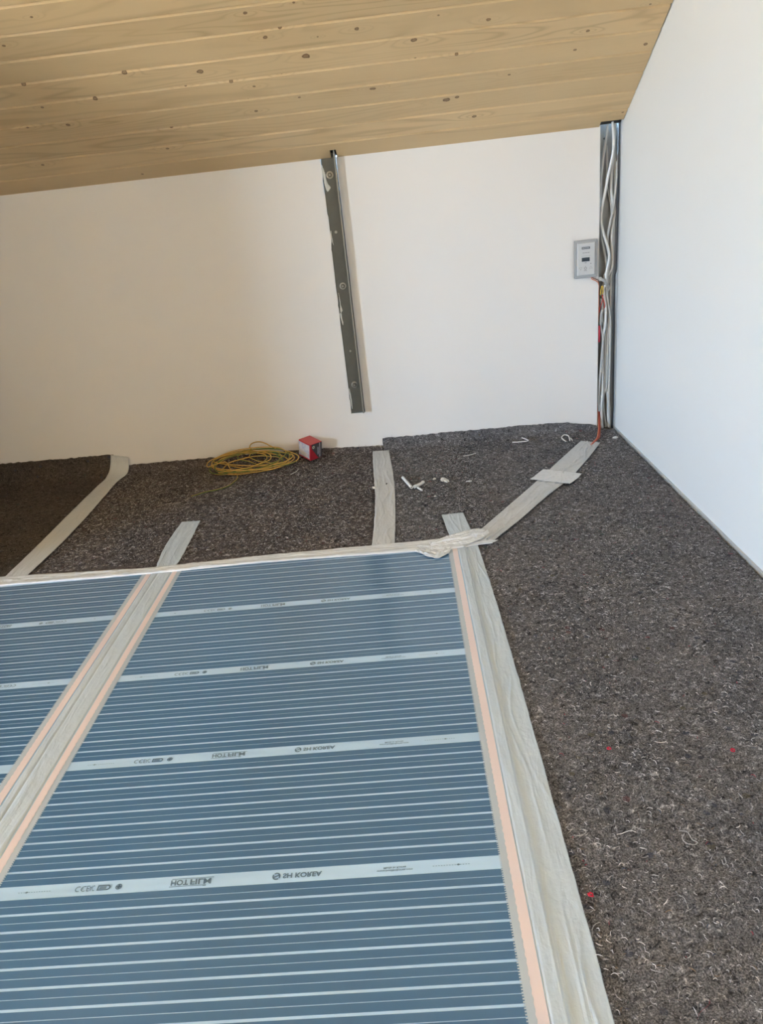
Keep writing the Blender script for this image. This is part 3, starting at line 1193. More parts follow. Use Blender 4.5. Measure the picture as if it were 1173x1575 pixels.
tape('film_edge_tape', 'broad pale tape sealing the right edge of the blue film onto grey felt',
     [(0.0725, 2.102), (0.0800, 2.00), (0.0880, 1.92), (0.1010, 1.84), (0.1020, 1.5), (0.1010, 1.1), (0.1005, 0.7), (0.1000, 0.15)],
     [(0.1400, 2.104), (0.1480, 2.00), (0.1530, 1.93), (0.1610, 1.81), (0.1690, 1.5), (0.1730, 1.1), (0.1745, 0.7), (0.1750, 0.15)],
     M_tapeF, 14, 0.0010, ridges=5, amp=0.0013, nl=300, nw=44, step=edge_step)
# 5 back edge of the films
tape('film_edge_tape', 'crinkled white tape along the back edge of both blue films',
     [(-1.60, 1.934), (-1.26, 1.926), (-0.95, 1.908), (-0.78, 1.900), (-0.47, 1.914), (-0.165, 1.919), (0.08, 1.921), (0.15, 1.908), (0.2200, 1.878)],
     [(-1.60, 1.858), (-1.23, 1.860), (-0.95, 1.856), (-0.72, 1.856), (-0.46, 1.864), (-0.09, 1.852), (0.08, 1.846), (0.15, 1.858), (0.2000, 1.862)],
     M_tapeW, 17, 0.0016, ridges=6, amp=0.0018, nl=420, nw=26, crinkle=0.0016,
     step=lambda x, y: 0.0030 * (y < 1.872) * (x < 0.12) + 0.0012)
# 6 diagonal tape covering the wires to the thermostat
tape('wire_cover_tape', 'diagonal tape covering the wires from the film to the corner',
     [(0.145, 1.905), (0.1805, 1.9638), (0.3056, 2.1545), (0.428, 2.345), (0.5577, 2.554), (0.6440, 2.690)],
     [(0.205, 1.875), (0.218, 1.8950), (0.3024, 2.009), (0.411, 2.1679), (0.5133, 2.303), (0.6262, 2.4964), (0.7080, 2.652)],
     M_tape, 23, 0.0030, ridges=12, amp=0.0040, nl=260, nw=30)
# 7 cross patch
tape('tape_patch', 'short crosswise patch of white tape on the diagonal tape',
     [(0.3850, 2.325), (0.4170, 2.366), (0.4470, 2.412)], [(0.5030, 2.250), (0.5340, 2.288), (0.5630, 2.334)],
     M_tapeW, 29, 0.0062, ridges=3, amp=0.0014, nl=40, nw=40, crinkle=0.0012, ragged=0.004)
# 8 crumpled knot of tape at the film corner
tape('tape_patch', 'crumpled ball of white tape over the film corner where tapes meet',
     [(0.030, 1.845), (0.075, 1.865), (0.120, 1.868), (0.165, 1.880), (0.200, 1.925)],
     [(0.025, 1.895), (0.070, 1.925), (0.105, 1.940), (0.135, 1.955), (0.172, 1.960)],
     M_tapeW, 31, 0.0062, ridges=9, amp=0.0040, nl=110, nw=60, crinkle=0.0030, ragged=0.007)
tape('tape_patch', 'loose crumpled flap of tape hanging over the film stripes',
     [(-0.022, 1.862), (-0.006, 1.833), (0.022, 1.803), (0.040, 1.790), (0.062, 1.806), (0.078, 1.822)],
     [(-0.010, 1.878), (0.010, 1.880), (0.030, 1.882), (0.045, 1.882), (0.060, 1.882), (0.086, 1.884)],
     M_tapeW, 37, 0.0052, ridges=8, amp=0.0030, nl=90, nw=50, crinkle=0.0028, ragged=0.004)

# ------------------------------------------------------------------ steel post in the knee wall
post = empty('steel_post', (-0.203, 2.832, 0.163), 'grey steel angle post set in a slot of the white low wall', 'steel post')
ox, oy, oz = post.location


def rel(vs, o=(ox, oy, oz)):
    return [(p[0] - o[0], p[1] - o[1], p[2] - o[2]) for p in vs]


v_, f_ = boxes([(-0.2285, -0.1765, 2.8290, 2.8330, 0.1635, 1.125)])
bevel(obj('plate', rel(v_), f_, M_steel, post), 0.0008)
v_, f_ = boxes([(-0.1810, -0.1768, 2.7990, 2.8300, 0.1650, 1.0990)])
# slanted top end of the flange follows the ceiling
v_ = [(x, y, (z if z < 1 else 1.100 if y > 2.82 else 1.106)) for x, y, z in v_]
bevel(obj('flange', rel(v_), f_, M_flange, post), 0.0008)
wz = None
for z_ in (1.0268, 0.6488, 0.2753):
    v_, f_ = disc(0, 0, 0.0, -0.0022, 0.0128, 24)
    wsh = obj('washer', v_, f_, M_zinc, post, loc=(-0.2035 - ox, 2.829 - oy, z_ - oz))
    hexv, hexf = disc(0, 0, -0.0022, -0.0075, 0.0082, 6)
    obj('nut', hexv, hexf, M_nut, wsh)
    dv, df = disc(0, 0, -0.0075, -0.0110, 0.0042, 12)
    obj('bolt_end', dv, df, M_zinc, wsh)
for z_, dx in ((0.838, -.0005), (0.4077, 0.001)):
    v_, f_ = disc(0, 0, 0.0, -0.0035, 0.0052 if z_ > .5 else 0.0038, 14)
    obj('screw', v_, f_, M_zinc, post, loc=(-0.2050 + dx - ox, 2.829 - oy, z_ - oz))


def smear(outline, seed, name='plaster_smear'):
    r_ = random.Random(seed)
    cx = sum(p[0] for p in outline) / len(outline)
    cz = sum(p[1] for p in outline) / len(outline)
    pts = spline([(p[0], 0, p[1]) for p in outline], 5, True)
    n = len(pts)
    vs = [(p.x + r_.uniform(-.0006, .0006) - ox, 2.8291 - oy, p.z + r_.uniform(-.0008, .0008) - oz) for p in pts]
    vs += [(cx + (p.x - cx) * .55 - ox, 2.8270 - r_.uniform(0, .0012) - oy, cz + (p.z - cz) * .7 - oz) for p in pts]
    fs = [(i, (i + 1) % n, n + (i + 1) % n, n + i) for i in range(n)] + [tuple(range(n, 2 * n))]
    obj(name, vs, [tuple(reversed(f)) for f in fs], M_plaster, post)


smear([(-0.2283, 1.062), (-0.2235, 1.050), (-0.2185, 1.032), (-0.2178, 1.018), (-0.2140, 1.000), (-0.2060, 0.987), (-0.2100, 0.980), (-0.2180, 0.974), (-0.2235, 0.985), (-0.2270, 1.01), (-0.2288, 1.04)], 1)
smear([(-0.2235, 0.627), (-0.2205, 0.610), (-0.2190, 0.582), (-0.2150, 0.563), (-0.2190, 0.556), (-0.2240, 0.555), (-0.2225, 0.59)], 2)
smear([(-0.2285, 0.548), (-0.2215, 0.552), (-0.2200, 0.53), (-0.2175, 0.516), (-0.2210, 0.507), (-0.2250, 0.525)], 3)
smear([(-0.2285, 0.262), (-0.2240, 0.258), (-0.2210, 0.225), (-0.2215, 0.195), (-0.2235, 0.178), (-0.2262, 0.20), (-0.2275, 0.24)], 4)
smear([(-0.2270, 0.833), (-0.2225, 0.845), (-0.2215, 0.82), (-0.2195, 0.795), (-0.2225, 0.80), (-0.2260, 0.82)], 5)

# ------------------------------------------------------------------ thermostat
th = empty('thermostat', (0.6905, YB, 0.5885), 'silver grey wall thermostat with a dark display beside the cable chase', 'thermostat')
M_th = mat('thermostat_silver_plastic', (0.40, 0.41, 0.42), 0.35, 0.25)
M_thf = mat('thermostat_face', (0.60, 0.61, 0.62), 0.35, 0.1)
M_disp = mat('dark_display', (0.045, 0.055, 0.065), 0.25)
M_ink = mat('grey_ink', (0.13, 0.135, 0.14), 0.5)


def frustum(x0, x1, z0, z1, yb, yf, ins, insz=None):
    insz = ins if insz is None else insz
    vs = [(x0, yb, z0), (x1, yb, z0), (x1, yb, z1), (x0, yb, z1), (x0 + ins, yf, z0 + insz), (x1 - ins, yf, z0 + insz), (x1 - ins, yf, z1 - insz), (x0 + ins, yf, z1 - insz)]
    return vs, [(0, 1, 2, 3)[::1], (7, 6, 5, 4), (0, 4, 5, 1), (1, 5, 6, 2), (2, 6, 7, 3), (3, 7, 4, 0)]


v_, f_ = boxes([(-0.0395, 0.0395, -0.007, 0.0, 0.001, 0.1315)])
obj('wall_plate', v_, f_, M_black, th)
v_, f_ = boxes([(-0.0405, 0.0405, -0.013, -0.006, 0.0, 0.1325)])
bevel(obj('casing', v_, f_, M_th, th), 0.0025, 3)
v_, f_ = frustum(-0.0330, 0.0330, 0.0085, 0.1245, -0.011, -0.0185, 0.003)
fp = obj('front_panel', v_, [tuple(reversed(g)) for g in f_], M_thf, th)
bevel(fp, 0.0012, 2)


def rects_xz(lst, y):
    vs, fs = [], []
    for (x0, x1, z0, z1) in lst:
        b = len(vs)
        vs += [(x0, y, z0), (x1, y, z0), (x1, y, z1), (x0, y, z1)]
        fs.append((b, b + 1, b + 2, b + 3))
    return vs, fs


FY = -0.0187
v_, f_ = boxes([(-0.0165, 0.0130, FY - 0.0006, FY, 0.1010, 0.1085)])
bd = obj('badge', v_, f_, M_ink, th)
v_, f_ = rects_xz([(-0.0140 + i * 0.0034, -0.0140 + i * 0.0034 + 0.0024, 0.1035, 0.1062) for i in range(7)], FY - 0.0008)
obj('badge_lettering', v_, f_, M_thf, bd)
v_, f_ = boxes([(-0.0165, 0.0120, FY - 0.0005, FY, 0.0585, 0.0720)])
obj('display', v_, f_, M_disp, th)
lines = [(-0.0135 + i * 0.0032, -0.0135 + i * 0.0032 + (0.0022 if i % 3 else 0.0028), 0.0878, 0.0895) for i in range(8)]
lines += [(-0.0175, 0.0150, 0.0770, 0.0775), (-0.0060, 0.0010, 0.0532, 0.0548), (-0.0085, 0.0015, 0.0262, 0.0275), (0.0148, 0.0178, 0.0485, 0.0515)]
v_, f_ = rects_xz(lines, FY - 0.0003)
# power symbol
b = len(v_)
nn = 18
for i in range(nn + 1):
    a = math.radians(125 + 290 * i / nn)
    for rr in (0.0036, 0.0048):
        v_.append((-0.0030 + rr * math.cos(a), FY - 0.0003, 0.0350 + rr * math.sin(a)))
for i in range(nn):
    f_.append((b + 2 * i, b + 2 * i + 1, b + 2 * i + 3, b + 2 * i + 2))
b = len(v_)
v_ += [(-0.0036, FY - .0003, 0.0355), (-0.0024, FY - .0003, 0.0355), (-0.0024, FY - .0003, 0.0425), (-0.0036, FY - .0003, 0.0425)]
f_.append((b, b + 1, b + 2, b + 3))
# arrow keys
for cx in (-0.0205, 0.0165):
    s_ = -1 if cx < 0 else 1
    b = len(v_)
    for k in range(3):
        a0 = PI / 2 * s_ + k * 2 * PI / 3
        a1 = a0 + 2 * PI / 3
        p0 = (cx + .0062 * math.cos(a0), .0355 + .0062 * math.sin(a0)); p1 = (cx + .0062 * math.cos(a1), .0355 + .0062 * math.sin(a1))
        q0 = (cx + .0052 * math.cos(a0), .0355 + .0052 * math.sin(a0)); q1 = (cx + .0052 * math.cos(a1), .0355 + .0052 * math.sin(a1))
        b = len(v_)
        v_ += [(p[0], FY - .0003, p[1]) for p in (p0, p1, q1, q0)]
        f_.append((b, b + 1, b + 2, b + 3))
obj('printed_marks', v_, f_, M_ink, th)

# ------------------------------------------------------------------ cables in the corner chase
PATHS = {
    'A': [(0.7842, 1.1081), (0.7718, 1.0398), (0.7599, 0.9769), (0.7533, 0.9156), (0.752, 0.8455), (0.756, 0.7734), (0.766, 0.6991), (0.785, 0.6148), (0.7739, 0.5853), (0.7768, 0.5656), (0.7671, 0.5437), (0.7792, 0.5212), (0.785, 0.4792), (0.7824, 0.4292), (0.7922, 0.36), (0.792, 0.1764), (0.7786, 0.1323), (0.7723, 0.0776), (0.7745, -0.0034)],
    'B': [(0.7944, 1.107), (0.8033, 1.0366), (0.7988, 0.9865), (0.7831, 0.9298), (0.769, 0.872), (0.7565, 0.8237), (0.7533, 0.7736), (0.7715, 0.717), (0.792, 0.6593), (0.7797, 0.5912), (0.7819, 0.5618), (0.7688, 0.5419), (0.7708, 0.522), (0.7802, 0.463), (0.7777, 0.4042), (0.7684, 0.3452), (0.7693, 0.1605), (0.7649, 0.0968), (0.7657, 0.0409), (0.7717, -0.0031)],
    'C': [(0.7777, 1.0224), (0.7829, 0.9402), (0.7799, 0.8989), (0.7939, 0.8589), (0.8064, 0.8042), (0.8068, 0.7318), (0.8045, 0.6204), (0.7966, 0.5766), (0.7922, 0.5477), (0.7755, 0.5396), (0.7622, 0.5311), (0.7728, 0.4971), (0.7787, 0.4464), (0.7727, 0.3962), (0.777, 0.3443), (0.7766, 0.1507), (0.7831, 0.0765), (0.797, -0.0037)],
    'D': [(0.8025, 1.1062), (0.8082, 1.0126), (0.8031, 0.9587), (0.7992, 0.8759), (0.816, 0.8033), (0.806, 0.7318), (0.8104, 0.6198), (0.7898, 0.5837), (0.7886, 0.5579), (0.7957, 0.5392), (0.7875, 0.5253), (0.7933, 0.4867), (0.8009, 0.4442), (0.7988, 0.3765), (0.7957, 0.167), (0.8021, 0.1116), (0.804, 0.0558), (0.8097, -0.0031)],
    'E': [(0.8164, 1.1047), (0.8149, 1.0119), (0.8181, 0.874), (0.8168, 0.7672), (0.8155, 0.6193), (0.8083, 0.5754), (0.808, 0.51), (0.8094, 0.4433), (0.8112, 0.3581), (0.8064, 0.1659), (0.8092, 0.1109), (0.8137, 0.0642), (0.8159, 0.0001)],
    'F': [(0.8211, 0.9686), (0.8211, 0.9086), (0.808, 0.8184), (0.7956, 0.7693), (0.7834, 0.701), (0.7963, 0.6401), (0.7864, 0.5889), (0.7935, 0.5639), (0.7822, 0.5406), (0.7898, 0.4953), (0.8028, 0.4356), (0.8057, 0.3758), (0.8032, 0.1481), (0.8046, 0.0744), (0.8114, -0.0013)],
    'H': [(0.7592, 0.5051), (0.7673, 0.471), (0.7654, 0.4309), (0.782, 0.3524), (0.7813, 0.1865), (0.7749, 0.1418), (0.7688, 0.0779), (0.7753, 0.0003)],
    'I': [(0.7598, 0.4651), (0.7533, 0.4405), (0.7539, 0.3981), (0.7649, 0.3455), (0.7513, 0.1895), (0.7492, 0.1443), (0.7487, 0.1077), (0.7518, 0.0722)],
    'J': [(0.7582, 0.4569), (0.7641, 0.3971), (0.7718, 0.3448), (0.7657, 0.17), (0.7681, 0.1241), (0.7812, 0.086), (0.7891, 0.0386), (0.7952, -0.0016)],
    'K': [(0.8245, 1.1006), (0.8254, 0.9769), (0.8257, 0.8732), (0.8245, 0.7664), (0.8241, 0.6184), (0.8173, 0.5825), (0.8169, 0.5256), (0.8159, 0.4594), (0.8182, 0.3917), (0.8192, 0.1827), (0.8213, 0.128), (0.8225, 0.0726), (0.8187, -0.003)],
}


def sx(x):
    return 0.7385 + (x - 0.7385) * 0.80


CB = {
    'A': (2.847, 0.0042, M_cable, 'grey cable bowing out to the chase edge above the thermostat'),
    'B': (2.838, 0.0042, M_cableW, 'pale cable crossing diagonally over the others high in the chase'),
    'C': (2.857, 0.0040, M_cable, 'thin grey cable starting in mid chase and leaning right'),
    'D': (2.851, 0.0050, M_cableW, 'thick white cable running straight down the middle of the chase'),
    'E': (2.858, 0.0036, M_cableW, 'white cable just left of the black cable in the corner'),
    'F': (2.843, 0.0040, M_cable, 'grey cable swinging left then down at thermostat height'),
    'H': (2.846, 0.0042, M_cable, 'grey cable in front of the lower bundle below the clamp'),
    'I': (2.835, 0.0042, M_cable, 'leftmost grey cable of the lower bundle, ending above the red wires'),
    'J': (2.857, 0.0040, M_cable, 'grey cable at the back of the lower bundle'),
    'K': (2.833, 0.0030, M_black, 'black cable running full height against the gable wall corner'),
}
for k, (yy, r_, mm, lb) in CB.items():
    pp = PATHS[k]
    P3 = []
    for i, (x, z) in enumerate(pp):
        P3.append((min(sx(x) + 0.0020 * (1 if k in 'I' else 0), XR - r_ - 0.0006), yy + 0.0012 * math.sin(i * 1.9 + ord(k)), max(z, 0.002) if i < len(pp) - 1 or k == 'I' else -0.002))
    x0_, y0_, z0_ = P3[-1]
    pth = spline(P3, 5)
    v_, f_ = tube([(p.x - x0_, p.y - y0_, p.z - z0_) for p in pth], r_ * (1.12 if k != 'K' else 1), 8)
    o = obj('cable', v_, f_, mm, None, loc=(x0_, y0_, z0_), smooth=True)
    tag(o, lb, 'cable', 'cables in the corner chase')


def wire(name, pts, r, mm, label, cat='wire', group=None, smooth_n=6):
    x0_, y0_, z0_ = pts[-1]
    v_, f_ = tube([(p.x - x0_, p.y - y0_, p.z - z0_) for p in spline(pts, smooth_n)], r, 7)
    o = obj(name, v_, f_, mm, None, loc=(x0_, y0_, z0_), smooth=True)
    return tag(o, label, cat, group)


wire('wire', [(0.712, 2.822, 0.5880), (0.7150, 2.817, 0.5810), (0.7280, 2.818, 0.5745), (0.7400, 2.824, 0.562), (0.7430, 2.833, 0.530), (0.7440, 2.836, 0.48), (0.7430, 2.840, 0.42)], 0.0017, M_orangew, 'orange wire curling from under the thermostat into the chase')
wire('wire', [(0.716, 2.823, 0.5880), (0.7200, 2.819, 0.5835), (0.7310, 2.820, 0.5785), (0.7400, 2.826, 0.570), (0.7445, 2.836, 0.530), (0.7465, 2.838, 0.46), (0.7450, 2.845, 0.40)], 0.0017, M_brown, 'brown wire leaving the thermostat just above the orange one')
wire('wire', [(0.7540, 2.832, 0.5520), (0.7505, 2.829, 0.537), (0.7485, 2.830, 0.521)], 0.0022, M_yelw, 'left one of two short yellow wires below the cable clamp')
wire('wire', [(0.7570, 2.832, 0.5510), (0.7580, 2.829, 0.534), (0.7565, 2.830, 0.5232)], 0.0022, M_yelw, 'right one of two short yellow wires below the cable clamp')
wire('wire', [(0.7575, 2.829, 0.5200), (0.7560, 2.828, 0.500), (0.7480, 2.829, 0.476), (0.7455, 2.833, 0.455)], 0.0016, M_redw, 'short red wire curving left below the yellow wires')
wire('wire', [(0.7545, 2.829, 0.5190), (0.7610, 2.828, 0.498), (0.7650, 2.829, 0.482), (0.7655, 2.835, 0.470)], 0.0016, M_redw, 'short red wire curving right below the yellow wires')
v_, f_ = tube([(0, 0, 0.062), (0.0008, 0, 0.04), (0.001, 0, 0.02), (0.0005, 0, 0.0)], lambda u: 0.0042 + 0.001 * math.sin(u * 9), 9)
tag(obj('insulating_tape_wrap', v_, f_, M_redtape, None, loc=(0.7455, 2.831, 0.346), smooth=True), 'dark red tape wrapped round wires at the chase edge', 'tape')
# wires coming down to the tape
for i, (dx, mm, lb) in enumerate([(-0.0022, M_orangew, 'orange wire dropping from the chase to the diagonal tape'),
                                  (0.0022, M_redw, 'red wire dropping from the chase to the diagonal tape'),
                                  (0.0060, M_brown, 'brown wire dropping from the chase to the diagonal tape')]):
    wire('wire', [(0.7480 + dx, 2.842, 0.110), (0.7490 + dx, 2.838, 0.070), (0.7480 + dx, 2.828, 0.030), (0.7420 + dx, 2.800, 0.012 + .001 * i),
                  (0.7300 + dx * 1.2, 2.760, 0.0055), (0.7120 + dx * 1.3, 2.705, 0.0050), (0.6850 + dx, 2.660, 0.0035), (0.660 + dx, 2.62, 0.0025)], 0.0019, mm, lb)
# cable clamp
cl = empty('cable_clamp', (0.756, 2.838, 0.574), 'grey plastic clamp squeezing the cables beside the thermostat', 'cable clamp')
v_, f_ = tube([(-0.016, -0.006, 0.003), (-0.004, -0.011, 0.002), (0.008, -0.009, -0.006), (0.016, 0.0, -0.020)], 0.0052, 9)
obj('band', v_, f_, M_cable, cl, smooth=True)
v_, f_ = boxes([(-0.017, -0.003, -0.010, 0.002, -0.004, 0.010)])
bevel(obj('housing', v_, f_, M_cableW, cl), 0.002)

# ------------------------------------------------------------------ red box
F0 = Vector((-0.4065, 2.744, 0.0075))
wv = Vector((0.046, 0.046, 0)).normalized()
uv = Vector((-0.055, 0.055, 0.0150)).normalized()
nv_ = wv.cross(uv).normalized()
if nv_.z < 0:
    nv_ = -nv_
LU, LW, LH = 0.073, 0.058, 0.069
bx = empty('cardboard_box', tuple(F0), 'small red and white cardboard box tilted against the low wall', 'box')
mb = Matrix((wv, uv, nv_)).transposed().to_4x4()
mb.translation = F0
bx.matrix_world = mb
M_boxred = mat('red_card', (0.52, 0.028, 0.045), 0.42)
M_boxtop = mat('paler_red_card', (0.50, 0.07, 0.07), 0.42)  # top face in a slightly paler red
M_boxwhite = mat('white_printed_card', (0.60, 0.61, 0.66), 0.45)
t = NT(M_boxwhite)
v = t.coords('Object')
t.base(t.ramp(t.noise(v, 28, 3), [(0.42, (0.62, 0.62, 0.66)), (0.5, (0.44, 0.47, 0.60)), (0.58, (0.64, 0.64, 0.67))]))
M_boxgrey = mat('dark_grey_card', (0.085, 0.08, 0.085), 0.45)
M_cream = mat('cream_print', (0.66, 0.64, 0.50), 0.5)
v_, f_ = boxes([(0, LW, 0, LU, 0, LH)])
carton = obj('carton', v_, f_, [M_boxred, M_boxtop, M_boxgrey], bx, fm=[0, 1, 0, 0, 0, 0])
bevel(carton, 0.0008, 1)


def quad(name, pts, mm, parent):
    n_ = len(pts)
    return obj(name, pts, [tuple(range(n_))], mm, parent)


e = 0.0009
# left face (x = 0): white panel
quad('white_panel', [(-e, 0.006, 0.006), (-e, 0.006, LH - 0.005), (-e, LU - 0.002, LH - 0.005), (-e, LU - 0.002, 0.006)], M_boxwhite, bx)
# right face (y = 0): grey corner panel with diagonal edge, round emblem and lettering
quad('grey_panel', [(0.040, -e, 0.002), (LW, -e, 0.002), (LW, -e, LH - 0.001), (0.006, -e, LH - 0.001), (0.006, -e, LH * 0.74)], M_boxgrey, bx)
vs = [(0.015 + 0.0062 * math.cos(2 * PI * k / 20), -e - 0.0004, LH - 0.014 + 0.0062 * math.sin(2 * PI * k / 20)) for k in range(20)]
quad('round_emblem', vs, M_cream, bx)
vs = [(0.015 + 0.0026 * math.cos(2 * PI * k / 14), -e - 0.0008, LH - 0.014 + 0.0026 * math.sin(2 * PI * k / 14)) for k in range(14)]
quad('emblem_centre', vs, M_boxgrey, bx)
vs, fs = [], []
r_ = random.Random(5)
for (xa, z0, z1, wd) in ((0.0355, 0.018, 0.050, 0.005), (0.0445, 0.006, 0.066, 0.0045)):
    z = z0
    while z < z1:
        h = r_.uniform(0.0025, 0.0045)
        b = len(vs)
        vs += [(xa, -e - .0004, z), (xa + wd, -e - .0004, z), (xa + wd, -e - .0004, z + h), (xa, -e - .0004, z + h)]
        fs.append((b, b + 1, b + 2, b + 3))
        z += h + 0.0009
obj('vertical_lettering', vs, fs, M_boxwhite, bx)

# ------------------------------------------------------------------ coil of yellow-green wire
M_yg1 = mat('earth_wire_yellow', (0.52, 0.315, 0.07), 0.42)
M_yg2 = mat('earth_wire_green', (0.09, 0.155, 0.03), 0.42)
coil_pts = []
rc = random.Random(12)


def cpt(x, v, lift=0.0):
    """tilted coil plane: v 0 = front on the felt, 1 = back leaning on the low wall"""
    v = max(v, -0.02)
    return (x, 2.655 + 0.135 * v, 0.0062 + 0.060 * max(v, 0) ** 1.15 + lift)


big = [  # cx, cv, rx, rv, turn
    (-0.630, 0.50, 0.182, 0.48, 0.0), (-0.650, 0.47, 0.150, 0.40, 0.35), (-0.600, 0.52, 0.160, 0.36, -0.35), (-0.690, 0.40, 0.115, 0.36, 0.2),
    (-0.560, 0.55, 0.115, 0.28, -0.5), (-0.630, 0.54, 0.178, 0.44, 0.1), (-0.710, 0.36, 0.085, 0.30, 0.5), (-0.640, 0.56, 0.150, 0.30, -0.25),
    (-0.535, 0.50, 0.090, 0.20, -0.3), (-0.690, 0.34, 0.065, 0.20, 0.3), (-0.625, 0.50, 0.175, 0.46, -0.1), (-0.650, 0.40, 0.120, 0.38, 0.45)]
for i, (cx, cv, rx, rv, tr) in enumerate(big):
    n2 = big[(i + 1) % len(big)]
    for k in range(14):
        f = k / 14
        cxx, cvv, rxx, rvv, tr_ = [(1 - f) * p + f * q for p, q in zip((cx, cv, rx, rv, tr), n2)]
        ang = 2 * PI * f + 3.9
        ex_, ev_ = rxx * math.cos(ang), rvv * math.sin(ang)
        vv = cvv + ev_ + ex_ / 0.18 * tr_ * 0.5
        coil_pts.append(cpt(cxx + ex_ + rc.uniform(-.004, .004), min(max(vv, 0.0), 1.04) + rc.uniform(-.02, .02), 0.0011 * i + rc.uniform(0, 0.003)))
# tail over the front left
coil_pts += [cpt(-0.740, 0.45, .016), cpt(-0.715, 0.20, .012), (-0.696, 2.672, 0.008), (-0.680, 2.640, 0.0045), (-0.683, 2.590, 0.0042), (-0.702, 2.540, 0.0042), (-0.735, 2.515, 0.0042), (-0.770, 2.505, 0.0042), (-0.818, 2.470, 0.0042)]
path = spline(coil_pts, 4)
cx0, cy0, cz0 = -0.63, 2.72, 0.0
vs, fs = tube([(p.x - cx0, p.y - cy0, p.z - cz0) for p in path], 0.0022, 6)
fm = []
for i, f in enumerate(fs):
    fm.append(1 if ((i % 6) - (i // 6) // 22) % 6 in (3, 4) and i < len(fs) - 2 else 0)
coil = empty('wire_coil', (cx0, cy0, cz0), 'loose coil of yellow and green earth wire heaped by the low wall', 'wire coil')
obj('coiled_wire', vs, fs, [M_yg1, M_yg2], coil, smooth=True, fm=fm)
arc = [cpt(-0.640, 0.86, .014), (-0.646, 2.778, 0.076), (-0.640, 2.782, 0.088), (-0.622, 2.785, 0.0940), (-0.600, 2.785, 0.0930), (-0.580, 2.783, 0.0850), (-0.566, 2.778, 0.0770), cpt(-0.54, 0.80, .014)]
vs, fs = tube([(p.x - cx0, p.y - cy0, p.z - cz0) for p in spline(arc, 5)], 0.0022, 6)
obj('upright_loop', vs, fs, [M_yg1, M_yg2], coil, smooth=True, fm=[1 if (i % 6) in (0, 1) and i < len(fs) - 2 else 0 for i in range(len(fs))])

# ------------------------------------------------------------------ offcuts and crumbs on the felt
def pipe_bit(p0, p1, r, label, bend=0.0, hollow=True):
    a = Vector(p0); b = Vector(p1)
    mid = (a + b) / 2
    d = (b - a)
    nrm = Vector((-d.y, d.x, 0)).normalized()
    pts = [a, a * .66 + b * .34 + nrm * bend * .9, a * .34 + b * .66 + nrm * bend * .9, b]
    v_, f_ = tube([(p.x - mid.x, p.y - mid.y, p.z - mid.z) for p in spline(pts, 4)], r, 14, hollow=r * .62 if hollow else None)
    o = obj('pipe_offcut', v_, f_, M_white, None, loc=tuple(mid), smooth=False)
    for p in o.data.polygons:
        p.use_smooth = len(p.vertices) == 4
    return tag(o, label, 'offcut', 'white plastic bits on the felt')


pipe_bit((-0.0440, 2.462, 0.0050), (-0.0145, 2.352, 0.0050), 0.0052, 'longest straight white pipe offcut lying right of the seam tape')
pipe_bit((-0.0060, 2.354, 0.0062), (0.0270, 2.394, 0.0056), 0.0060, 'curved ribbed white pipe offcut beside the longest one', -0.004)
pipe_bit((0.0060, 2.352, 0.0030), (0.0200, 2.322, 0.0030), 0.0036, 'smallest white pipe offcut in front of the curved one', 0, False)


def crumb(loc, s, label, mm=M_white, seed=0, flat=0.6):
    r_ = random.Random(seed)
    bm = bmesh.new()
    bmesh.ops.create_icosphere(bm, subdivisions=2, radius=1)
    for v in bm.verts:
        k = 1 + 0.35 * math.sin(v.co.x * 4 + seed) * math.cos(v.co.y * 5 + seed * 2) + r_.uniform(-.12, .12)
        v.co = Vector((v.co.x * s[0] * k, v.co.y * s[1] * k, v.co.z * s[2] * k))
    me = bpy.data.meshes.new('plaster_crumb')
    bm.to_mesh(me)
    bm.free()
    me.materials.append(mm)
    o = link('plaster_crumb', me, None, (loc[0], loc[1], loc[2] if len(loc) > 2 else s[2] * 0.8))
    return tag(o, label, 'crumb')


crumb((0.0980, 2.402), (0.010, 0.012, 0.006), 'largest white plaster crumb on the grey felt right of the pipe offcuts', M_plaster, 1)
crumb((0.1090, 2.388, .0035), (0.008, 0.009, 0.0045), 'white crumb touching the largest plaster crumb', M_plaster, 2)
crumb((0.0670, 2.424), (0.006, 0.005, 0.003), 'small pale crumb between the pipe offcuts and the largest crumb', M_plaster, 3)
crumb((0.1840, 2.371), (0.011, 0.004, 0.0025), 'thin white sliver right of the plaster crumbs', M_white, 4)
crumb((-0.1460, 2.390), (0.006, 0.008, 0.004), 'small white crumb at the left edge of the seam tape', M_plaster, 5)
crumb((-0.1020, 2.418, .0035), (0.003, 0.005, 0.0018), 'small black crumb lying on the seam tape', M_black, 6)
crumb((0.0250, 2.189), (0.005, 0.007, 0.003), 'small black crumb on the felt behind the taped film corner', M_black, 7)
crumb((0.7760, 2.694), (0.010, 0.007, 0.004), 'white scrap on the felt close to the corner', M_white, 8)
crumb((0.0610, 2.262), (0.004, 0.004, 0.002), 'tiny pale crumb in front of the white crumbs', M_plaster, 9)
crumb((0.6160, 2.724, .003), (0.003, 0.016, 0.003), 'white peeled strip end beside the curled shaving', M_white, 10)
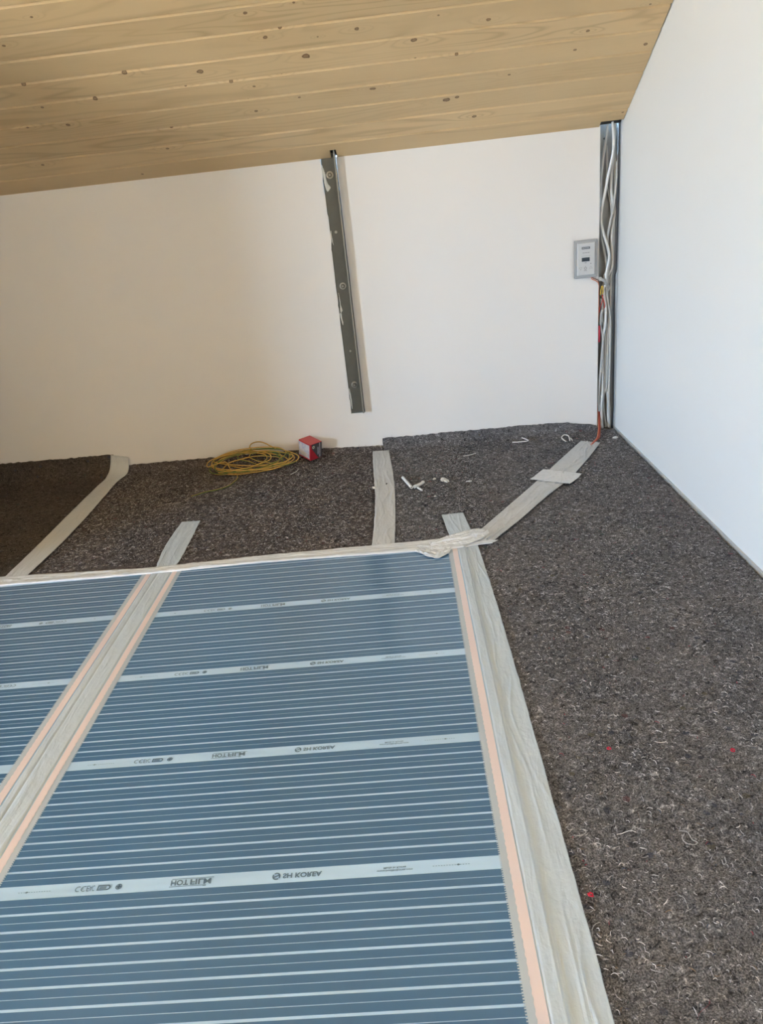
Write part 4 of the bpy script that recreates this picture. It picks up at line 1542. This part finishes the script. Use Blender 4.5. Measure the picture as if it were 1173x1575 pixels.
# curled shavings
for pts, lb in (([(0.590, 2.700, .004), (0.583, 2.742, .006), (0.598, 2.765, .010), (0.610, 2.745, .010), (0.606, 2.705, .004)], 'looped white shaving near the wall, left of the diagonal tape'),
                ([(0.392, 2.752, .004), (0.425, 2.748, .004), (0.455, 2.752, .005), (0.436, 2.785, .008)], 'bent white shaving left of the looped one near the wall')):
    wire('plastic_shaving', pts, 0.0022, M_white, lb, 'shaving')
wire('plastic_shaving', [(0.190, 2.640, .004), (0.215, 2.646, .004), (0.240, 2.660, .004)], 0.0013, M_white, 'faint straight pale sliver in mid felt behind the crumbs', 'shaving')
wire('thread', [(-0.470, 2.615, .0035), (-0.452, 2.640, .0040), (-0.447, 2.672, .0035)], 0.0015, M_cable, 'short grey thread on brown felt in front of the coil', 'thread')
# red lint tufts and curls of thread on the near felt
def lint(loc, r, mm, seed, label):
    r_ = random.Random(seed)
    pts = []
    a = r_.uniform(0, 6)
    for k in range(14):
        a += r_.uniform(.4, 1.1)
        pts.append((loc[0] + r * r_.uniform(.3, 1) * math.cos(a), loc[1] + r * r_.uniform(.3, 1) * math.sin(a), 0.0015 + r_.uniform(0, r * 0.45)))
    wire('lint_tuft', pts, r * 0.20, mm, label, 'lint', None, 4)


M_redlint = mat('red_lint', (0.52, 0.02, 0.05), 0.9)
M_greylint = mat('pale_lint', (0.42, 0.42, 0.41), 0.9)
lint((0.190, 0.726, 0), 0.0050, M_redlint, 1, 'bright red lint tuft on grey felt near the front of the edge tape')
lint((0.491, 0.983, 0), 0.0042, M_redlint, 2, 'dull red lint tuft on grey felt furthest right')
lint((0.292, 1.009, 0), 0.0040, M_redlint, 4, 'small red lint tuft on grey felt right of the fourth print band')
CURLS = [([(0.343, 0.825), (0.3551, 0.8216), (0.3577, 0.8081), (0.3628, 0.8017), (0.3579, 0.7986), (0.3474, 0.8006), (0.3444, 0.8104), (0.3501, 0.8183)], 'longest looped white thread curl on the near grey felt'),
         ([(0.2753, 0.8296), (0.2812, 0.8365), (0.2899, 0.8333), (0.2963, 0.829)], 'arched white thread left of the longest looped curl'),
         ([(0.1882, 0.8308), (0.1991, 0.8274), (0.2094, 0.834), (0.2049, 0.8394)], 'pale thread on felt close beside the edge tape'),
         ([(0.3852, 0.77), (0.3834, 0.7613), (0.3883, 0.7642), (0.3901, 0.773)], 'small hooked thread nearer the gable wall than the looped curl'),
         ([(0.3062, 0.7174), (0.3109, 0.711), (0.3109, 0.6972)], 'pale thread in front of the longest looped curl')]
for p, lb in CURLS:
    wire('thread_curl', [(x, y, 0.0012 + 0.0012 * (i % 2)) for i, (x, y) in enumerate(p)], 0.0006, M_greylint, lb, 'thread', None, 5)
